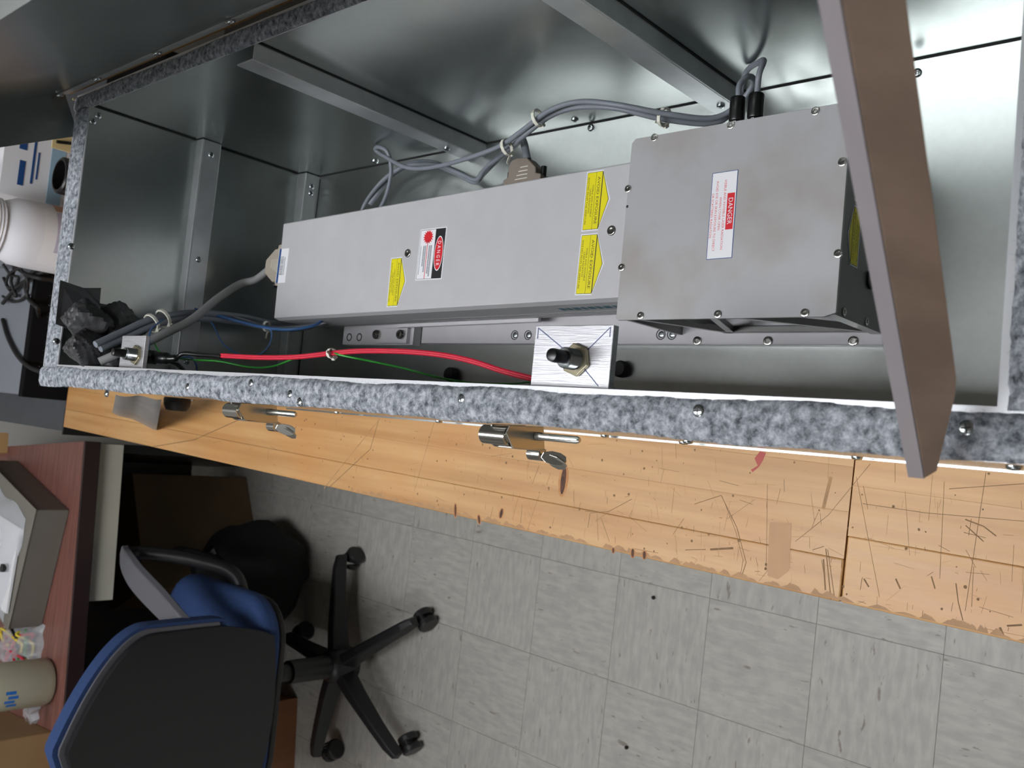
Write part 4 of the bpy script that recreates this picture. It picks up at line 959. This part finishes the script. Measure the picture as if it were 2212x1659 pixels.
# ------------------------------------------------------------------ desk with things on it
DY = .104; DO = Vector((-.085, 2.215, .76)); MD = Matrix.Translation((DO.x, DO.y, 0)) @ Matrix.Rotation(DY, 4, 'Z')
def D(u, v, z): return MD @ Vector((u, v, z))
desk = thing('office_desk', 'mahogany laminate desk with dark edge and cream drawer', 'desk', D(-.6, .3, 0))
MB().box(-1.55, -.02, .004, .70, .732, .76, MD).build('desk_top', MAHOG, desk, None, .001)
MB().box(-1.55, -.02, -.004, .0038, .722, .7602, MD).build('edge_band', DARKWOOD, desk, None, .001)
MB().box(-.398, -.022, .018, .034, .655, .7215, MD).build('drawer_front', CREAM, desk, None, .001)
MB().box(-.395, -.022, .0342, .38, .66, .7215, MD).build('drawer_box', CREAM, desk)
MB().box(-1.55, -.02, .64, .66, .12, .7318, MD).build('added_dark_panel', DARKWOOD, desk)  # unseen dark panel added so the space under the desk stays dark
MB().box(-.042, -.02, .04, .69, 0, .7318, MD).build('end_panel', BLACKP, desk)
MB().box(-1.25, -.74, .155, .60, .0, .7318, MD).build('pedestal', BROWNP, desk, None, .001)
# low grey instrument
ga = math.radians(14.0); GM = Matrix.Translation(at(150, 1102, .7605)) @ Matrix.Rotation(-ga + math.radians(-0), 4, 'Z')
ins = thing('grey_box', 'low grey metal box on the desk under a clear plastic bag', 'box', at(100, 1150, .7605))
MB().box(-.30, 0, 0, .36, 0, .075, GM).build('box_shell', mat('taupe_grey_paint', (118, 114, 106), .5, 0, var=.05), ins, None, .0015)
MB().box(-.302, .002, -.002, .362, .0752, .078, GM).build('box_lid', mat('taupe_grey_lid', (122, 118, 110), .5, 0, var=.05), ins, None, .001)
bag = thing('plastic_bag', 'clear plastic bag of white sheets lying on the low grey box', 'bag', GM @ Vector((-.14, .15, .08)))
def puffy(M, x0, x1, y0, y1, h, seed, name, m, parent, n=16):
    rn = random.Random(seed); vs = []; ph = [rn.uniform(0, 6.3) for _ in range(8)]
    for s in (1, -1):
        for i in range(n + 1):
            for j in range(n + 1):
                u_, v_ = i / n, j / n; e = (16 * u_ * (1 - u_) * v_ * (1 - v_)) ** .45
                wob = .35 * math.sin(u_ * 9 + ph[0] + 3 * v_) * math.sin(v_ * 11 + ph[1]) + .25 * math.sin(u_ * 21 + ph[2]) * math.sin(v_ * 17 + ph[3] + 5 * u_)
                z = h * e * (1 + wob * .6) if s > 0 else 0.0005
                vs.append(M @ Vector((x0 + (x1 - x0) * u_ + .006 * math.sin(v_ * 13 + ph[4]), y0 + (y1 - y0) * v_ + .006 * math.sin(u_ * 15 + ph[5]), z)))
    W = n + 1; fs = []
    for s in (0, 1):
        o = s * W * W; fs += [(o + i * W + j, o + (i + 1) * W + j, o + (i + 1) * W + j + 1, o + i * W + j + 1) for i in range(n) for j in range(n)]
    return MB().add(vs, fs).build(name, m, parent, 50)
M2 = GM @ Matrix.Translation((0, 0, .0795))
MB().box(-.26, -.055, .05, .30, .001, .006, M2 @ Matrix.Rotation(.15, 4, 'Z')).build('white_sheets', WHITE, bag)
puffy(M2, -.29, -.03, .03, .335, .028, 5, 'bag_film', POLY, bag)
MB().cyl(M2 @ Vector((-.17, .06, .007)), M2 @ Vector((-.17, .06, .02)), .010, n=16).build('black_cap', BLACKP, bag, 40)
# bag of coloured wires
wb = thing('wire_bag', 'clear bag of red and yellow wires beside the plastic bottle on the desk', 'bag', at(60, 1400, .7605))
M3 = Matrix.Translation(at(88, 1408, .7605)) @ Matrix.Rotation(.1, 4, 'Z')
rw = random.Random(3)
YW = mat('yellow_wire', (220, 196, 60), .4, 0)
for k, m in enumerate((REDW, REDW, YW, BLACKP, YW, REDW, GREENW)):
    pts = [M3 @ Vector((rw.uniform(-.045, .05), rw.uniform(0, .17), rw.uniform(.006, .04))) for _ in range(7)]
    MB().tube(pts, .0035, 7, 6).build('wire_loop', m, wb, 60)
puffy(M3, -.06, .06, -.01, .19, .05, 8, 'bag_film', POLY, wb)
# translucent bottle
bt = thing('plastic_bottle', 'translucent plastic bottle with blue lettering standing on the desk', 'bottle', (-.66, 2.245, .7605))
bx_, by_ = at(105, 1471, .7605).x, at(105, 1471, .7605).y
MB().lathe([(.040, 0), (.050, .004), (.0545, .014), (.0545, .15), (.050, .17), (.028, .19), (.022, .195), (.022, .215)], 32, (bx_, by_, .7605)).build('bottle_body', HDPE, bt, 40)
MB().lathe([(.025, .2152), (.025, .235), (.022, .238)], 24, (bx_, by_, .7605)).build('bottle_cap', HDPEW, bt, 40)
sg = MB()
for k in range(4):
    t0 = -2.25 + k * .2
    for j in range(3):
        ta, tb_ = t0 + j * .045, t0 + (j + 1) * .045; z0 = .7605 + .085 + (k % 2) * .006
        vs = [Vector((bx_ + .0549 * math.cos(t), by_ + .0549 * math.sin(t), z)) for t in (ta, tb_) for z in (z0, z0 + .022)]; sg.add(vs, [(0, 2, 3, 1)])
sg.build('blue_lettering', mat('blue_print', (40, 110, 190), .5, 0), bt)
# small tissue under the bottle and the cardboard box
ts = thing('plastic_scrap', 'crumpled clear plastic scrap between bottle and cardboard box', 'plastic scrap', at(80, 1535, .7605))
puffy(Matrix.Translation(at(85, 1540, .7608)), -.03, .03, -.0, .06, .02, 14, 'film', POLY, ts, 10)
cbx = thing('cardboard_box', 'brown cardboard box on the desk beside the chair back', 'box', at(100, 1620, .7605))
CM = Matrix.Translation(at(117, 1582, .7607)) @ Matrix.Rotation(.09, 4, 'Z')
MB().box(-.32, 0, .004, .30, 0, .16, CM).build('carton_body', CARD, cbx, None, .002)
MB().box(-.318, -.002, .006, .149, .1602, .163, CM).build('carton_flap', CARD, cbx)
MB().box(-.318, -.002, .151, .298, .1602, .163, CM).build('carton_flap', CARD, cbx)
tw = thing('wooden_block', 'small tan wooden block on the desk by the equipment table', 'block', at(8, 945, .7605))
MB().box(-.03, .025, .0, .07, 0, .03, Matrix.Translation(at(18, 955, .7605)) @ Matrix.Rotation(.2, 4, 'Z')).build('block_body', mat('pale_wood', (206, 164, 112), .6, 0, var=.1), tw, None, .001)

# ------------------------------------------------------------------ things under the desk
cm = thing('storage_carton', 'dark cardboard carton standing on the floor under the desk', 'box', (-.3, 2.72, 0))
MB().box(-.36, 0, 0, .22, .0005, .395, Matrix.Translation((-.215, 2.700, 0)) @ Matrix.Rotation(math.radians(27), 4, 'Z') @ Matrix.Translation((0, 0, 0))).build('carton_body', CARDD, cm, None, .002)
bg = thing('black_bag', 'soft black fabric bag slumped on the floor beside the chair', 'bag', (-.45, 2.36, 0))
bgm = MB(); rb = random.Random(6); vs = []; nu, nv = 24, 14
for j in range(nv + 1):
    for i in range(nu):
        ph, thh = math.pi * j / nv, 2 * math.pi * i / nu
        k = 1 + .06 * math.sin(thh * 3 + j) + .04 * math.sin(thh * 7 - j * .6)
        x, y, z = .15 * k * math.sin(ph) * math.cos(thh), .155 * k * math.sin(ph) * math.sin(thh), .165 * math.cos(ph) * k
        z = max(-.155, z); vs.append(Vector((-.475 + x, 2.375 + y, .1555 + z)))
bgm.add(vs, [(j * nu + i, (j + 1) * nu + i, (j + 1) * nu + (i + 1) % nu, j * nu + (i + 1) % nu) for j in range(nv) for i in range(nu)]).build('bag_body', BLKF, bg, 60)
MB().tube([(-.42, 2.32, .30), (-.40, 2.34, .36), (-.40, 2.40, .385), (-.42, 2.46, .35), (-.44, 2.47, .30)], .009, 8).build('handle', BLKF, bg, 60)
MB().bar((-.395, 2.33, .31), (-.43, 2.36, .325), .02, .004).build('grey_strap', GREYPL, bg)

# ------------------------------------------------------------------ office chair
HC = Vector((-.655, 1.985, 0))
ch = thing('office_chair', 'blue fabric office chair with black shell and five-star base facing the desk', 'chair', HC)
for k in range(5):
    a = math.radians(16 + 72 * k); d = Vector((math.cos(a), math.sin(a), 0)); s = Vector((-d.y, d.x, 0))
    vs = []; st_ = [(.02, .026, .135, .085), (.10, .023, .128, .085), (.20, .020, .112, .078), (.262, .019, .100, .070), (.295, .014, .088, .062)]
    for r_, w_, zt_, zb_ in st_: vs += [HC + d * r_ + s * w_ + Vector((0, 0, zb_)), HC + d * r_ - s * w_ + Vector((0, 0, zb_)), HC + d * r_ - s * w_ * .55 + Vector((0, 0, zt_)), HC + d * r_ + s * w_ * .55 + Vector((0, 0, zt_))]
    fs = [(i * 4 + j, i * 4 + (j + 1) % 4, (i + 1) * 4 + (j + 1) % 4, (i + 1) * 4 + j) for i in range(4) for j in range(4)] + [(3, 2, 1, 0), (16, 17, 18, 19)]
    leg = MB().add(vs, fs).build('leg', CHBLK, ch, None, .004)
    p = HC + d * .272; ax = Matrix.Rotation([.5, -1.0, .9, 1.4, .3][k], 3, 'Z') @ s
    MB().cyl(p + Vector((0, 0, .03)), p + Vector((0, 0, .075)), .0065, n=10).build('caster_stem', STEEL, ch, 40)
    q = p + ax.cross(Vector((0, 0, 1))) * .014
    for e in (-1, 1):
        MB().lathe([(.010, -.009), (.024, -.009), (.0275, -.005), (.0275, .005), (.024, .009), (.010, .009)], 20, Vector((q.x, q.y, .0278)) + ax * (.0135 * e), ax).build('caster_wheel', CHBLK, ch, 40)
    MB().bar(Vector((q.x, q.y, .047)) - ax * .022, Vector((q.x, q.y, .047)) + ax * .022, .030, .010).build('caster_hood', CHBLK, ch, None, .003)
MB().lathe([(.046, .07), (.046, .13), (.038, .145), (.030, .15), (.030, .27), (.022, .272), (.022, .40)], 24, HC).build('gas_column', CHBLK, ch, 30)
MB().box(HC.x - .09, HC.x + .09, 1.90, 2.10, .385, .425).build('mechanism', CHBLK, ch, None, .006)
def rounded(cx_, cy_, wx, wy, r, n=6):
    P = []
    for sx_, sy_, a0 in ((1, 1, 0), (-1, 1, 90), (-1, -1, 180), (1, -1, 270)):
        for i in range(n + 1):
            t = math.radians(a0 + 90 * i / n); P.append((cx_ + sx_ * (wx / 2 - r) + r * math.cos(t), cy_ + sy_ * (wy / 2 - r) + r * math.sin(t)))
    return P
MB().prism(rounded(HC.x, 2.01, .45, .44, .10), .4255, .442).build('seat_shell', CHBLK, ch, None, .004)
MB().prism(rounded(HC.x, 2.01, .47, .46, .11), .4425, .492).build('seat', BLUEF, ch, 50, .018, 4)
# backrest: curved panel, x half width varies with height
def backpanel(off0, off1, grow, name, m, zlo, zhi, smooth=60, bev=0):
    nz, nx = 40, 14; vs = []
    for off in (off0, off1):
        for j in range(nz + 1):
            t = j / nz; z = zlo + (zhi - zlo) * t
            hw = .188 + grow; k_ = (z - .76) / (zhi - .76)
            if k_ > 0: hw *= max(.03, (1 - min(1, k_) ** 1.75) ** .8)
            if z < .60: hw *= .80 + .20 * max(0, (z - .47) / .13) ** .5
            for i in range(nx + 1):
                s = -1 + 2 * i / nx; x = HC.x + hw * s; y = 1.755 + .045 * (s * hw / .205) ** 2 - .05 * (t - .3) * t + off; vs.append((x, y, z))
    W = nx + 1; N = W * (nz + 1); fs = []
    for o in (0, N): fs += [(o + j * W + i, o + j * W + i + 1, o + (j + 1) * W + i + 1, o + (j + 1) * W + i) for j in range(nz) for i in range(nx)]
    for j in range(nz):
        for i in (0, nx): fs.append((j * W + i, (j + 1) * W + i, N + (j + 1) * W + i, N + j * W + i))
    for j in (0, nz):
        for i in range(nx): fs.append((j * W + i, j * W + i + 1, N + j * W + i + 1, N + j * W + i))
    return MB().add(vs, fs).build(name, m, ch, smooth, bev, 2)
backpanel(-.012, .004, 0, 'back_shell', CHBLK, .475, .938)
backpanel(.0045, .010, .006, 'back_trim', GREYPL, .60, .948)
backpanel(.0105, .045, .012, 'backrest', BLUEF, .58, .958)
MB().bar((HC.x, 1.93, .40), (HC.x, 1.775, .47), .07, .018).build('back_bracket', CHBLK, ch, None, .004)
for s in (1, -1):
    X = lambda x: HC.x + s * (x - HC.x)
    MB().tube([(X(-.55), 1.98, .418), (X(-.41), 2.0, .44), (X(-.372), 2.06, .52), (X(-.362), 2.13, .62), (X(-.366), 2.135, .655)], .018, 10, 8).build('arm_support', CHBLK, ch, 60)
    pts = [(X(-.36), 2.165, .655), (X(-.375), 2.11, .674), (X(-.405), 2.04, .678), (X(-.44), 1.94, .672), (X(-.475), 1.85, .660), (X(-.485), 1.805, .64)]
    P = spline(pts, 6); vs = []
    for i, p in enumerate(P):
        t = (P[min(i + 1, len(P) - 1)] - P[max(0, i - 1)]).normalized(); sd = t.cross(Vector((0, 0, 1))).normalized(); f = i / (len(P) - 1); wd = .034 * math.sin(math.pi * min(.93, max(.07, f))) ** .5
        up = sd.cross(t)
        vs += [p - sd * wd - up * .008, p + sd * wd - up * .008, p + sd * wd * .8 + up * .008, p - sd * wd * .8 + up * .008]
    n = len(P); fs = [(i * 4 + j, i * 4 + (j + 1) % 4, (i + 1) * 4 + (j + 1) % 4, (i + 1) * 4 + j) for i in range(n - 1) for j in range(4)] + [(3, 2, 1, 0), tuple(range(4 * n - 4, 4 * n))]
    MB().add(vs, fs).build('armrest', GREYPL, ch, 50, .003)

# ------------------------------------------------------------------ specks lying on the floor
for lab, px, py in (('small black rubber bead on the floor near the bench edge', 1411, 1291), ('small black rubber bead on the floor tiles far from the bench', 1353, 1615)):
    t = thing('rubber_bead', lab, 'bead', at(px, py, 0), 'beads on the floor')
    MB().ball(at(px, py, .0042), .0042, .0042, .0042).build('bead', RUBBER, t, 60)
